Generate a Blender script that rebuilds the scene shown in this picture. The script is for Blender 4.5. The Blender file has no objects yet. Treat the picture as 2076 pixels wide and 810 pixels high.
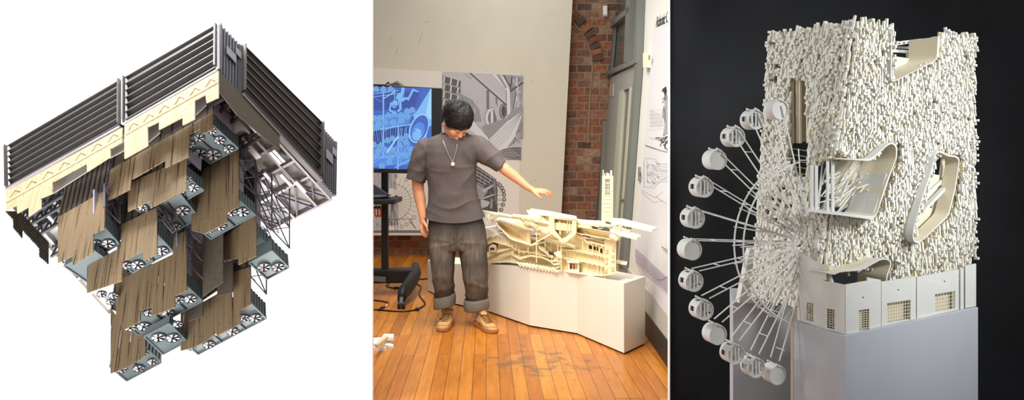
import bpy, bmesh, math, random
from mathutils import Vector, Matrix, Euler
from math import sin, cos, pi, radians, sqrt, atan2
V = Vector
random.seed(7)
SC = bpy.context.scene
COL = SC.collection
# ---- camera constants: 2076x810 frame, focal length in pixels, level camera with vertical shift
F, CX, HZ, EYE = 1500.0, 1038.0, 280.0, 1.43

def ray(px, py):
    return V(((px-CX)/F, 1.0, (HZ-py)/F))

def P(px, py, d):
    r = ray(px, py)
    return V((r.x*d, d, EYE+r.z*d))

def hitp(px, py, p0, n):
    r = ray(px, py); o = V((0, 0, EYE))
    t = (V(p0)-o).dot(n)/r.dot(n)
    return o+r*t

def lin(c):
    return tuple(((v/255)/12.92 if v/255 <= .04045 else ((v/255+.055)/1.055)**2.4) for v in c)

# ---------------------------------------------------------------- materials
def mat(name, c, rough=.6, metal=0, var=0, scale=20, bump=0, bscale=60, spec=.5, emit=None, estr=0, trans=0, alpha=1):
    m = bpy.data.materials.new(name); m.use_nodes = True
    nt = m.node_tree; b = nt.nodes['Principled BSDF']
    c = lin(c)+(1,)
    b.inputs['Base Color'].default_value = c
    b.inputs['Roughness'].default_value = rough
    b.inputs['Metallic'].default_value = metal
    b.inputs['Specular IOR Level'].default_value = spec
    if trans: b.inputs['Transmission Weight'].default_value = trans
    if alpha < 1: b.inputs['Alpha'].default_value = alpha
    tc = nt.nodes.new('ShaderNodeTexCoord')
    if var:
        n = nt.nodes.new('ShaderNodeTexNoise'); n.inputs['Scale'].default_value = scale; n.inputs['Detail'].default_value = 4
        nt.links.new(tc.outputs['Object'], n.inputs['Vector'])
        r = nt.nodes.new('ShaderNodeMapRange'); r.inputs[1].default_value = .3; r.inputs[2].default_value = .7
        r.inputs[3].default_value = 1-var; r.inputs[4].default_value = 1+var
        nt.links.new(n.outputs['Fac'], r.inputs[0])
        h = nt.nodes.new('ShaderNodeHueSaturation'); h.inputs['Color'].default_value = c
        nt.links.new(r.outputs[0], h.inputs['Value']); nt.links.new(h.outputs[0], b.inputs['Base Color'])
    if bump:
        n = nt.nodes.new('ShaderNodeTexNoise'); n.inputs['Scale'].default_value = bscale; n.inputs['Detail'].default_value = 3
        nt.links.new(tc.outputs['Object'], n.inputs['Vector'])
        bp = nt.nodes.new('ShaderNodeBump'); bp.inputs['Strength'].default_value = bump; bp.inputs['Distance'].default_value = .01
        nt.links.new(n.outputs['Fac'], bp.inputs['Height']); nt.links.new(bp.outputs[0], b.inputs['Normal'])
    if emit:
        b.inputs['Emission Color'].default_value = lin(emit)+(1,); b.inputs['Emission Strength'].default_value = estr
    return m

def N(nt, t, **kw):
    n = nt.nodes.new(t)
    for k, v in kw.items():
        if k.startswith('i_'): n.inputs[int(k[2:])].default_value = v
        else: setattr(n, k, v)
    return n

# ---------------------------------------------------------------- mesh builder (world coordinates)
class MB:
    def __init__(s): s.v = []; s.f = []; s.m = []; s.cur = 0
    def add(s, vs, fs, mi=None):
        o = len(s.v); s.v += [V(p) for p in vs]
        for f in fs: s.f.append([i+o for i in f]); s.m.append(s.cur if mi is None else mi)
        return s
    def poly(s, pts, mi=None): return s.add(pts, [list(range(len(pts)))], mi)
    def prism(s, pts, ext, mi=None):
        n = len(pts); e = V(ext)
        vs = [V(p) for p in pts]+[V(p)+e for p in pts]
        fs = [list(range(n)), list(range(2*n-1, n-1, -1))]+[[i, (i+1) % n, n+(i+1) % n, n+i] for i in range(n)]
        return s.add(vs, fs, mi)
    def box(s, c, size, R=None, mi=None):
        c = V(c); x, y, z = [t/2 for t in size]; vs = []
        for dz in (-z, z):
            for dx, dy in ((-x, -y), (x, -y), (x, y), (-x, y)):
                p = V((dx, dy, dz)); p = R @ p if R is not None else p; vs.append(c+p)
        return s.add(vs, [[3, 2, 1, 0], [4, 5, 6, 7], [0, 1, 5, 4], [1, 2, 6, 5], [2, 3, 7, 6], [3, 0, 4, 7]], mi)
    def obox(s, c, ax, ay, az, mi=None):     # half-axis vectors
        c = V(c); ax, ay, az = V(ax), V(ay), V(az); vs = []
        for k in (-1, 1):
            for i, j in ((-1, -1), (1, -1), (1, 1), (-1, 1)): vs.append(c+ax*i+ay*j+az*k)
        return s.add(vs, [[3, 2, 1, 0], [4, 5, 6, 7], [0, 1, 5, 4], [1, 2, 6, 5], [2, 3, 7, 6], [3, 0, 4, 7]], mi)
    def bar(s, p, q, w, h=None, up=(0, 0, 1), mi=None):
        p, q = V(p), V(q); d = q-p
        if d.length < 1e-9: return s
        h = w if h is None else h; dn = d.normalized(); up = V(up)
        if abs(dn.dot(up.normalized())) > .98: up = V((1, .1, 0))
        sx = dn.cross(up).normalized(); sy = sx.cross(dn).normalized()
        return s.obox((p+q)/2, sx*w/2, sy*h/2, d/2, mi)
    def tube(s, pts, r, n=8, closed=False, mi=None, cap=True):
        pts = [V(p) for p in pts]; m = len(pts); rr = r if hasattr(r, '__len__') else [r]*m
        vs = []; prev = None
        for i, p in enumerate(pts):
            a = pts[(i-1) % m] if closed or i > 0 else p; b = pts[(i+1) % m] if closed or i < m-1 else p
            t = (b-a).normalized()
            if prev is None:
                u = V((0, 0, 1)) if abs(t.z) < .9 else V((1, 0, 0)); x = t.cross(u).normalized()
            else:
                x = (prev-t*prev.dot(t)).normalized()
            prev = x; y = t.cross(x)
            for k in range(n):
                an = 2*pi*k/n; vs.append(p+(x*cos(an)+y*sin(an))*rr[i])
        fs = []
        for i in range(m if closed else m-1):
            j = (i+1) % m
            for k in range(n): fs.append([i*n+k, i*n+(k+1) % n, j*n+(k+1) % n, j*n+k])
        if cap and not closed: fs += [list(range(n-1, -1, -1)), [(m-1)*n+k for k in range(n)]]
        return s.add(vs, fs, mi)
    def loft(s, rings, cap=True, mi=None, closed=True):
        n = len(rings[0]); vs = [p for r in rings for p in r]; fs = []
        for i in range(len(rings)-1):
            for k in range(n if closed else n-1): fs.append([i*n+k, i*n+(k+1) % n, (i+1)*n+(k+1) % n, (i+1)*n+k])
        if cap: fs += [list(range(n-1, -1, -1)), [(len(rings)-1)*n+k for k in range(n)]]
        return s.add(vs, fs, mi)
    def ell(s, c, r, R=None, n=16, m=10, mi=None):
        c = V(c); rings = []
        for i in range(m+1):
            t = pi*i/m; t = min(max(t, .02), pi-.02); ring = []
            for k in range(n):
                a = 2*pi*k/n; p = V((r[0]*sin(t)*cos(a), r[1]*sin(t)*sin(a), -r[2]*cos(t)))
                ring.append(c+(R @ p if R is not None else p))
            rings.append(ring)
        return s.loft(rings, True, mi)
    def cap(s, p, q, r1, r2, n=12, mi=None):
        p, q = V(p), V(q); d = (q-p); L = d.length; t = d.normalized() if L > 1e-6 else V((0, 0, 1))
        pts = []; rr = []
        for k in range(5):
            a = pi/2*(k+.15)/5; pts.append(p-t*r1*cos(a)); rr.append(r1*sin(a))
        for k in range(5):
            a = pi/2*(1-(k+.0)/5); pts.append(q+t*r2*cos(a)); rr.append(r2*sin(a))
        return s.tube(pts, rr, n, mi=mi)
    def disc(s, c, ax, ay, n=20, mi=None):
        c = V(c); return s.poly([c+V(ax)*cos(2*pi*k/n)+V(ay)*sin(2*pi*k/n) for k in range(n)], mi)
    def cyl(s, c, ax, ay, az, n=20, mi=None):
        c = V(c); return s.prism([c+V(ax)*cos(2*pi*k/n)+V(ay)*sin(2*pi*k/n) for k in range(n)], az, mi)
    def ringtube(s, c, ax, ay, az, k=.85, n=24, mi=None):   # open hollow cylinder wall
        c, ax, ay, az = V(c), V(ax), V(ay), V(az); R = []
        for (q, o) in ((1, 0), (1, 1), (k, 1), (k, 0), (1, 0)):
            R.append([c+az*o+(ax*cos(2*pi*i/n)+ay*sin(2*pi*i/n))*q for i in range(n)])
        return s.loft(R, False, mi)
    def build(s, name, mats, parent=None, smooth=False, loc=None):
        me = bpy.data.meshes.new(name)
        if loc is None:
            if parent is not None: loc = WL(parent)
            elif s.v:
                xs = [p.x for p in s.v]; ys = [p.y for p in s.v]; zs = [p.z for p in s.v]
                loc = V(((min(xs)+max(xs))/2, (min(ys)+max(ys))/2, min(zs)))
            else: loc = V((0, 0, 0))
        me.from_pydata([p-loc for p in s.v], [], s.f)
        if not isinstance(mats, (list, tuple)): mats = [mats]
        for m in mats: me.materials.append(m)
        me.polygons.foreach_set('material_index', s.m)
        if smooth: me.polygons.foreach_set('use_smooth', [True]*len(me.polygons))
        me.validate(); me.update()
        bm = bmesh.new(); bm.from_mesh(me); bmesh.ops.recalc_face_normals(bm, faces=bm.faces); bm.to_mesh(me); bm.free()
        o = bpy.data.objects.new(name, me); COL.objects.link(o)
        WLOC[o.name] = V(loc)
        if parent is not None:
            o.parent = parent; o.location = V(loc)-WL(parent)
        else: o.location = loc
        return o
WLOC = {}
def WL(o): return WLOC[o.name]

def tag(o, label, cat=None, group=None, kind=None):
    if label: o['label'] = label
    if cat: o['category'] = cat
    if group: o['group'] = group
    if kind: o['kind'] = kind
    return o
def thing(name, loc, label, cat, group=None):
    o = bpy.data.objects.new(name, None); COL.objects.link(o); o.location = loc; o.empty_display_size = .05
    WLOC[o.name] = V(loc); return tag(o, label, cat, group)
def struct(o): o['kind'] = 'structure'; return o
def smoothmod(o, lv=1):
    m = o.modifiers.new('sub', 'SUBSURF'); m.levels = lv; m.render_levels = lv; return o
def bevel(o, w, seg=2):
    m = o.modifiers.new('bev', 'BEVEL'); m.width = w; m.segments = seg; m.limit_method = 'ANGLE'; return o
def lerp(a, b, t): return a+(b-a)*t
def catmull(pts, n=6):
    pts = [V(p) for p in pts]; out = []
    for i in range(len(pts)-1):
        p0 = pts[max(i-1, 0)]; p1 = pts[i]; p2 = pts[i+1]; p3 = pts[min(i+2, len(pts)-1)]
        for k in range(n):
            t = k/n
            out.append(.5*((2*p1)+(p2-p0)*t+(2*p0-5*p1+4*p2-p3)*t*t+(3*p1-p0-3*p2+p3)*t**3))
    out.append(pts[-1]); return out
def remeshed(mb, voxel, smooth=4):
    """union of overlapping closed shapes as one continuous skin; returns (vertices, faces)"""
    me = bpy.data.meshes.new('tmp'); me.from_pydata(mb.v, [], mb.f); me.update()
    bm = bmesh.new(); bm.from_mesh(me); bmesh.ops.recalc_face_normals(bm, faces=bm.faces); bm.to_mesh(me); bm.free()
    o = bpy.data.objects.new('tmp', me); COL.objects.link(o)
    r = o.modifiers.new('r', 'REMESH'); r.mode = 'VOXEL'; r.voxel_size = voxel
    if smooth:
        s = o.modifiers.new('s', 'SMOOTH'); s.iterations = smooth; s.factor = .5
    dg = bpy.context.evaluated_depsgraph_get(); e = o.evaluated_get(dg)
    m2 = bpy.data.meshes.new_from_object(e)
    vs = [v.co.copy() for v in m2.vertices]; fs = [list(p.vertices) for p in m2.polygons]; ns = [v.normal.copy() for v in m2.vertices]
    bpy.data.objects.remove(o); bpy.data.meshes.remove(me); bpy.data.meshes.remove(m2)
    return vs, fs, ns
def pip(x, y, poly):
    c = False; n = len(poly); j = n-1
    for i in range(n):
        xi, yi = poly[i]; xj, yj = poly[j]
        if (yi > y) != (yj > y) and x < (xj-xi)*(y-yi)/(yj-yi)+xi: c = not c
        j = i
    return c

# camera
cam = bpy.data.cameras.new('camera'); co = bpy.data.objects.new('camera', cam); COL.objects.link(co)
co.location = (0, 0, EYE); co.rotation_euler = (pi/2, 0, 0)
cam.sensor_fit = 'HORIZONTAL'; cam.sensor_width = 36; cam.lens = 36*F/2076; cam.shift_y = -(405-HZ)/2076; cam.clip_start = .05
SC.camera = co
from mathutils.geometry import tessellate_polygon
def prism_holes(mb, outer, holes, fn, ext, mi=None):
    """flat plate with openings: outlines in px mapped by fn, thickness vector ext"""
    loops = [[V((x, y, 0)) for x, y in outer]]+[[V((x, y, 0)) for x, y in h_] for h_ in holes]
    tris = tessellate_polygon(loops); flat = [p for l in loops for p in l]; n = len(flat); e = V(ext)
    base = [fn(p.x, p.y) for p in flat]; fs = [list(t) for t in tris]+[[i+n for i in reversed(t)] for t in tris]
    o = 0
    for l in loops:
        m = len(l)
        for i in range(m): a, b = o+i, o+(i+1) % m; fs.append([a, b, b+n, a+n])
        o += m
    return mb.add(base+[p+e for p in base], fs, mi)
def rect(x0, y0, x1, y1, sk=0): return [(x0, y0), (x1, y0+sk), (x1, y1+sk), (x0, y1)]
def along(knots, x):
    if x <= knots[0][0]: k = 0
    elif x >= knots[-1][0]: k = len(knots)-2
    else: k = max(i for i in range(len(knots)-1) if knots[i][0] <= x)
    (x0, y0), (x1, y1) = knots[k], knots[k+1]; return y0+(y1-y0)*(x-x0)/(x1-x0)
# ================================================================ LEFT: floating building seen from below
LO = V((-1.071, 2.70, 1.677)); Lu = V((-.8802, .0729, -.469)); Lv = V((.3852, .687, -.6161)); Lw = V((-.2773, .723, .6328))
B2M = .00232
def Lp(a, b, c): return LO+Lu*a+Lv*b+Lw*c
def hb(px, py, b): return hitp(px, py, LO+Lv*b, Lv)      # on a plane parallel to the left facade
def ha(px, py, a): return hitp(px, py, LO+Lu*a, Lu)
def hc(px, py, c): return hitp(px, py, LO+Lw*c, Lw)
def loc3(p): d = p-LO; return V((d.dot(Lu), d.dot(Lv), d.dot(Lw)))

def stripe_mat(name, c1, c2, alpha=.0, dots=True):
    m = bpy.data.materials.new(name); m.use_nodes = True; nt = m.node_tree; b = nt.nodes['Principled BSDF']
    b.inputs['Roughness'].default_value = .65
    tc = N(nt, 'ShaderNodeTexCoord')
    d = N(nt, 'ShaderNodeVectorMath', operation='DOT_PRODUCT'); d.inputs[1].default_value = Lu
    d2 = N(nt, 'ShaderNodeVectorMath', operation='DOT_PRODUCT'); d2.inputs[1].default_value = Lw
    L = nt.links.new
    L(tc.outputs['Object'], d.inputs[0]); L(tc.outputs['Object'], d2.inputs[0])
    cb = N(nt, 'ShaderNodeCombineXYZ'); L(d.outputs['Value'], cb.inputs[0])
    m2 = N(nt, 'ShaderNodeMath', operation='MULTIPLY', i_1=.02); L(d2.outputs['Value'], m2.inputs[0]); L(m2.outputs[0], cb.inputs[1])
    n = N(nt, 'ShaderNodeTexNoise'); n.inputs['Scale'].default_value = 130; n.inputs['Detail'].default_value = 2; L(cb.outputs[0], n.inputs['Vector'])
    mr = N(nt, 'ShaderNodeMapRange', i_1=.35, i_2=.65, i_3=0, i_4=1); L(n.outputs['Fac'], mr.inputs[0])
    mx = N(nt, 'ShaderNodeMix', data_type='RGBA'); mx.inputs[6].default_value = lin(c1)+(1,); mx.inputs[7].default_value = lin(c2)+(1,)
    L(mr.outputs[0], mx.inputs[0])
    vo = N(nt, 'ShaderNodeTexVoronoi'); vo.inputs['Scale'].default_value = 38; L(tc.outputs['Object'], vo.inputs['Vector'])
    lt = N(nt, 'ShaderNodeMath', operation='LESS_THAN', i_1=.10); L(vo.outputs['Distance'], lt.inputs[0])
    mx2 = N(nt, 'ShaderNodeMix', data_type='RGBA'); mx2.inputs[7].default_value = lin([v*.55 for v in c2])+(1,)
    L(lt.outputs[0], mx2.inputs[0]); L(mx.outputs[2], mx2.inputs[6]); L(mx2.outputs[2], b.inputs['Base Color'])
    if alpha:
        a = N(nt, 'ShaderNodeMapRange', i_1=.62, i_2=.66, i_3=1, i_4=1-alpha); L(n.outputs['Fac'], a.inputs[0]); L(a.outputs[0], b.inputs['Alpha'])
    return m
M_cream = stripe_mat('pale_wood_perforated', (222, 200, 160), (196, 172, 132), .0)
M_brown = stripe_mat('brown_perforated', (148, 124, 92), (124, 102, 74), .75)
M_dbrown = mat('dark_brown_mesh', (96, 84, 70), .7, var=.15, scale=60)
M_louv = mat('louver_grey', (84, 79, 76), .45, .3, var=.08, scale=30)
M_louv2 = mat('louver_edge', (112, 106, 102), .4, .3)
M_cont = mat('container_steel', (98, 98, 106), .5, .3, var=.08, scale=40)
M_contl = mat('container_placard', (150, 150, 158), .5)
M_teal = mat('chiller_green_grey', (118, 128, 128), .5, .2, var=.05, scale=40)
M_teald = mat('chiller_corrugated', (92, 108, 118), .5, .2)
M_fan = mat('fan_white', (226, 216, 212), .5)
M_fand = mat('fan_dark', (22, 20, 20), .8)
M_beam = mat('beam_light', (178, 168, 168), .45, .2)
M_beamd = mat('beam_dark', (62, 58, 62), .5, .2)
M_panel = mat('soffit_grey', (172, 170, 164), .6)
M_tpan = mat('truss_panel', (172, 168, 184), .5)
M_truss = mat('truss_steel', (112, 110, 124), .5, .3)
M_white = mat('white_frame', (236, 232, 236), .5)

bld = thing('hanging_building', Lp(0, 0, 0), 'dark louvered building floating before the white backdrop, seen from below with brown screens and fans', 'architectural model')

# roof louvre banks -------------------------------------------------
def quad2(c0, c1, c2, c3, s, t):   # bilinear
    return lerp(lerp(c0, c1, s), lerp(c3, c2, s), t)
def louver_bank(tl, tr, br, bl, nrm, n, fins=0, name='louver_bank'):
    mb = MB(); back = [p+nrm*-.03 for p in (tl, tr, br, bl)]
    mb.prism(back, nrm*-.02, 0)
    for k in range(n+1):
        t = k/n
        a = lerp(tl, bl, t); b = lerp(tr, br, t)
        up = (tl-bl).normalized()
        mb.obox((a+b)/2-nrm*.012, (b-a)/2, nrm*.02, up*.003, 0)
        mb.obox((a+b)/2+nrm*.009, (b-a)/2, nrm*.0015, up*.0022, 1)
        if k < n:   # slanted blade below each ledge
            c = lerp(tl, bl, t+.55/n); d = lerp(tr, br, t+.55/n)
            mb.poly([a+nrm*.004, b+nrm*.004, d-nrm*.026, c-nrm*.026], 0)
    for a, b in ((tl, bl), (tr, br)):
        mb.bar(a, b, .007, .04, nrm)
    o = mb.build(name, [M_louv, M_louv2], bld)
    if fins:
        fb = MB()
        for k in range(fins):
            s = (k+.5)/fins; a = lerp(tl, tr, s)-nrm*.014; b = lerp(bl, br, s)-nrm*.014
            fb.bar(a, b, .0022, .016, nrm)
        fb.build('vertical_fins', M_louv2, o)
    return o
nL = -Lv; nR = -Lu
louver_bank(hb(17, 299, 0), hb(246, 165, 0), hb(246, 254, 0), hb(19, 381, 0), nL, 7)
louver_bank(hb(256, 160, 0), hb(441, 53, 0), hb(441, 138, 0), hb(256, 246, 0), nL, 6, fins=62)
# right bank
louver_bank(ha(491, 93, 0), ha(650, 250, 0), ha(648, 356, 0), ha(489, 187, 0), nR, 6)
# eave rails under the banks
mb = MB()
mb.bar(hb(16, 386, 0), hb(246, 259, 0), .02, .012, Lw); mb.bar(hb(256, 250, 0), hb(442, 143, 0), .012, .012, Lw)
mb.build('eave_rail', M_beam, bld)
mb = MB(); mb.bar(ha(488, 192, 0), ha(651, 366, 0), .02, .02, Lw)
mb.build('eave_rail', M_louv2, bld)
# ladders
def ladder(x, y0, y1, w):
    mb = MB()
    a0, a1 = hb(x, y0, -.004), hb(x, y1, -.004); b0, b1 = hb(x+w, y0-w*.5, -.004), hb(x+w, y1-w*.5, -.004)
    mb.bar(a0, a1, .005, .008, Lv); mb.bar(b0, b1, .005, .008, Lv)
    for k in range(8):
        t = k/7; mb.bar(lerp(a0, a1, t), lerp(b0, b1, t), .006, .008, Lv)
    mb.build('ladder_frame', M_white, bld)
ladder(14, 299, 384, 4); ladder(248, 164, 252, 8); ladder(440, 50, 140, 3)
# corrugated containers on the right facade
def corrug(mb, tl, tr, br, bl, nrm, n, depth=.006, mi=0):
    mb.prism([p-nrm*.004 for p in (tl, tr, br, bl)], -nrm*.02, mi)
    for k in range(n):
        s = (k+.25)/n; s2 = (k+.75)/n
        a, b, c, d = lerp(tl, tr, s), lerp(tl, tr, s2), lerp(bl, br, s2), lerp(bl, br, s)
        mb.prism([p-nrm*.004 for p in (a, b, c, d)], nrm*depth, mi)
for q, n in (((ha(446, 48, 0), ha(488, 92, 0), ha(486, 190, 0), ha(445, 143, 0)), 7), ((ha(652, 256, 0), ha(681, 288, 0), ha(679, 396, 0), ha(650, 364, 0)), 7)):
    mb = MB(); corrug(mb, *q, nR, n); tl, tr, br, bl = q
    for a, b in ((tl, bl), (tr, br)): mb.bar(a, b, .007, .012, nR, mi=0)
    o = mb.build('container', [M_cont], bld)
    mb = MB(); pq = [quad2(tl, tr, br, bl, s, t)+nR*.006 for s, t in ((.25, .38), (.7, .38), (.7, .55), (.25, .55))]
    mb.prism(pq, nR*.003); pq = [quad2(tl, tr, br, bl, s, t)+nR*.006 for s, t in ((.7, .2), (.95, .2), (.95, .34), (.7, .34))]
    mb.prism(pq, nR*.003); mb.build('placard', M_contl, o)
# roof slab closing the box
mb = MB(); tp = [hb(17, 299, 0), hb(443, 50, 0), ha(681, 290, 0)]
tp.append(tp[0]+tp[2]-tp[1]); mb.prism([p+Lw*-.03+Lv*.0 for p in tp], Lw*.02)
mb.build('roof_deck', M_louv, bld)

# cream stepped facade ----------------------------------------------
cream = [(443, 143), (443, 197), (418.5, 208), (416, 191), (395, 203), (395, 240), (370, 253), (370, 237), (322, 262), (322, 246), (299, 257),
         (300, 294), (252, 321), (252, 252)]
def stepped(name, poly, b, m, th=.004, label=None):
    mb = MB(); mb.prism([hb(x, y, b) for x, y in poly], Lv*th); o = mb.build(name, m, bld)
    if label: o['label'] = label
    return o
stepped('perforated_screen', cream, -.012, M_cream, label='pale cream perforated facade screen')
cream2 = [(248, 258), (247, 287), (223.5, 301), (223.5, 317), (176, 347.5), (176, 330), (106, 368.5), (106, 391), (83, 401), (83, 420), (58, 437.5),
          (58, 418), (34.5, 431.5), (34.5, 414), (12, 426.5), (12, 388)]
stepped('perforated_screen', cream2, -.012, M_cream, label='pale cream perforated facade screen')
# relief battens on the cream screens (diagonal truss ghosts)
mb = MB()
for (x0, x1) in ((14, 246), (254, 442)):
    f = lambda x: 401+(x-14)*(-.566)
    mb.bar(hb(x0, f(x0)+6, -.015), hb(x1, f(x1)+6, -.015), .006, .002, Lw)
    n = int((x1-x0)/30)
    for k in range(n):
        xa = x0+(x1-x0)*k/n; xb = x0+(x1-x0)*(k+1)/n
        mb.bar(hb(xa, f(xa)+6, -.015), hb((xa+xb)/2, f((xa+xb)/2)-9, -.015), .004, .002, Lv)
        mb.bar(hb((xa+xb)/2, f((xa+xb)/2)-9, -.015), hb(xb, f(xb)+6, -.015), .004, .002, Lv)
mb.build('screen_batten', mat('cream_batten', (232, 212, 174), .6), bld)
# grey recess panels behind the notches
for q in (((106, 366), (178, 326), (178, 346), (106, 392)), ((222, 298), (252, 282), (252, 304), (222, 320)), ((298, 254), (324, 241), (324, 268), (298, 290)), ((393, 200), (418, 188), (418, 212), (393, 236))):
    mb = MB(); mb.prism([hb(x, y, .02) for x, y in q], Lv*.004); mb.build('recess_panel', M_panel, bld)

# roof underside ------------------------------------------------------
# soffit plate between the corners, level c = -.02
f0 = hc(16, 400, .0)
SL = [hc(443, 150, .01), hc(670, 398, .01), hc(222, 630, .01), hc(22, 408, .01)]
mb = MB(); mb.prism(SL, Lw*.01); mb.build('soffit', M_panel, bld)
def sp(s, t, off=0):     # s along u 0..1, t along v 0..1 on the soffit
    return quad2(SL[0], SL[3], SL[2], SL[1], s, t)-Lw*off
mb = MB()
for t in (.0, .5, .64, .78, 1.0): mb.bar(sp(0, t, .012), sp(1, t, .012), .012, .02, Lw)
mb.build('light_beams', M_beam, bld)
mb = MB()
for s in (0, .06, .16, .27, .38, .5, .62, .74, .86, .97, 1.0):
    mb.bar(sp(s, 0, .016), sp(s, 1, .016), .009, .018, Lw)
mb.build('cross_beams', M_beam, bld)
mb = MB()
for t in (.07, .12, .20, .36):
    mb.bar(sp(.02, t, .02), sp(.98, t, .02), .014, .03, Lw)
    mb.bar(sp(.02, t, .075), sp(.98, t, .075), .009, .012, Lw)
    n = 22
    for k in range(n):
        a = .02+.96*k/n; b = .02+.96*(k+1)/n; m = (a+b)/2
        mb.bar(sp(a, t, .075), sp(m, t, .025), .006, .006, Lw); mb.bar(sp(m, t, .025), sp(b, t, .075), .006, .006, Lw)
mb.build('dark_trusses', M_beamd, bld)
M_pipe = mat('bright_pipe', (240, 236, 232), .25, .1)
for s, t0, t1 in ((.03, .5, .6), (.045, .5, .6), (.09, .35, .5), (.075, .66, .76), (.12, .6, .7), (.05, .75, .85), (.10, .42, .5), (.2, .55, .6), (.03, .3, .38), (.24, .42, .5), (.84, .1, .2), (.9, .16, .3)):
    mb = MB(); mb.bar(sp(s, t0, .03), sp(s, t1, .03), .012, .014, Lw); mb.build('light_pipe', M_pipe, bld)
# end truss: perimeter lattice on the far right side edge
mb = MB()
for k in range(5):
    s0 = .0+k*.075; s1 = s0+.075
    mb.bar(sp(s0, .80, .014), sp(s1, 1, .014), .006, .01, Lw); mb.bar(sp(s1, .80, .014), sp(s0, 1, .014), .005, .01, Lw)
mb.build('edge_bracing', M_truss, bld)
# brown strip below the right facade
mb = MB(); mb.prism([ha(x, y, -.006) for x, y in ((443, 143), (567, 268), (567, 304), (480, 232), (443, 183))], Lu*.003)
o = mb.build('perforated_screen', M_dbrown, bld); o['label'] = 'dark brown translucent screen under the right eave'
# dark lattice tail at the far left
pl = [(12, 427), (28, 445), (28, 461), (46, 482), (46, 465), (80, 502), (81, 519), (99, 535), (99, 491), (40, 428)]
aT = loc3(hb(12, 427, 0)).x
mb = MB(); mb.prism([ha(x, y, aT-.001) for x, y in pl], Lu*.004)
lattice = bpy.data.materials.new('dark_lattice'); lattice.use_nodes = True; nt = lattice.node_tree; b = nt.nodes['Principled BSDF']
tc = N(nt, 'ShaderNodeTexCoord'); d1 = N(nt, 'ShaderNodeVectorMath', operation='DOT_PRODUCT'); d1.inputs[1].default_value = Lv
d2 = N(nt, 'ShaderNodeVectorMath', operation='DOT_PRODUCT'); d2.inputs[1].default_value = Lw
cb = N(nt, 'ShaderNodeCombineXYZ'); nt.links.new(tc.outputs['Object'], d1.inputs[0]); nt.links.new(tc.outputs['Object'], d2.inputs[0])
nt.links.new(d1.outputs['Value'], cb.inputs[0]); nt.links.new(d2.outputs['Value'], cb.inputs[1])
bt = N(nt, 'ShaderNodeTexBrick'); bt.inputs['Scale'].default_value = 1; bt.inputs['Brick Width'].default_value = .009; bt.inputs['Row Height'].default_value = .012
bt.inputs['Mortar Size'].default_value = .003; bt.inputs['Color1'].default_value = lin((178, 164, 140))+(1,); bt.inputs['Color2'].default_value = lin((120, 108, 92))+(1,); bt.inputs['Mortar'].default_value = lin((44, 38, 34))+(1,)
nt.links.new(cb.outputs[0], bt.inputs['Vector']); nt.links.new(bt.outputs['Color'], b.inputs['Base Color'])
mb.build('perforated_screen', lattice, bld)['label'] = 'dark lattice tail screen at the far left corner'

# hanging blocks --------------------------------------------------------
def fan(parent, px, py, c, r):
    p = hc(px, py, c); n = -Lw; mb = MB()
    mb.ringtube(p+n*.0, Lu*r, Lv*r, n*.006, .9, 20, 0)
    mb.disc(p+n*.001, Lu*r*.9, Lv*r*.9, 20, 1)
    ph = (px*7+py*3) % 1.0+px*.01
    for k in range(6):
        a0 = ph+k*pi/3; a1 = a0+.62
        q = lambda a, rr, z: p+(Lu*cos(a)+Lv*sin(a))*r*rr+n*z
        mb.prism([q(a0+.1, .16, .002), q(a0, .86, .002), q((a0+a1)/2, .9, .003), q(a1, .84, .005), q(a0+.5, .16, .004)], n*.001, 2)
    mb.cyl(p+n*.001, Lu*r*.2, Lv*r*.2, n*.006, 12, 1)
    mb.build('fan', [M_teald, M_fand, M_fan], parent)
def block(K, b0, K2, left, h, fans, ribs=6, big=(), seams=(), h2=None):
    """K: lower front right corner (px), K2: lower back right corner, left: px x of the far left end"""
    b = b0*B2M; k = hb(K[0], K[1], b); lk = loc3(k); c = lk.z
    k2 = hc(K2[0], K2[1], c); l2 = loc3(k2); sk = k2-k
    dv = l2.y-b
    # left end
    dx = K[0]-left; e = hb(left, K[1]+dx*.55, b); ea = loc3(e).x
    e0 = Lp(ea, b, c); e1 = e0+sk
    hh = h*.0022
    mb = MB(); mb.prism([k, k2, e1, e0], Lw*hh, 0)
    # raised rims on the underside and seams
    for a_, b_ in ((k, k2), (k2, e1), (e1, e0), (e0, k)): mb.bar(a_-Lw*.002, b_-Lw*.002, .005, .006, Lw, mi=0)
    for s in seams:
        mb.bar(lerp(k, e0, s)-Lw*.003, lerp(k2, e1, s)-Lw*.003, .004, .006, Lw, mi=1)
    o = mb.build('chiller_unit', [M_teal, M_beamd], bld)
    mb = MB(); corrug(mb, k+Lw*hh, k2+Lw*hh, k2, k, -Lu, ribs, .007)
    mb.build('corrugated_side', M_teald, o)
    for f in fans:
        r = f[2] if len(f) > 2 else 9.5
        fan(o, f[0], f[1], c-.002, r*.00205)
    return o, b, lk, dv, hh
blocks = {}
blocks['A'] = block((431, 252), 35, (483, 299), 372, 26, [(405, 311, 13), (432, 313, 13), (403, 278, 9), (445, 283), (463, 301), (430, 264, 8), (386, 291, 8)], 8, seams=(.25, .6))
blocks['B'] = block((378, 356), 50, (413, 384), 268, 22, [(393, 379), (363, 391), (289, 419, 8), (317, 421, 8), (380, 361, 8)], 6, seams=(.3, .6))
blocks['B2'] = block((366, 392), 70, (404, 440), 310, 12, [(370, 426, 12), (339, 439, 9), (357, 458, 9)], 5, seams=(.5,))
blocks['C'] = block((211, 458), 30, (243, 493), 120, 26, [(195, 493, 9), (219, 492, 10.5), (174, 522.6, 9), (139, 524, 8), (170, 550, 8)], 6, seams=(.45,))
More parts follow.
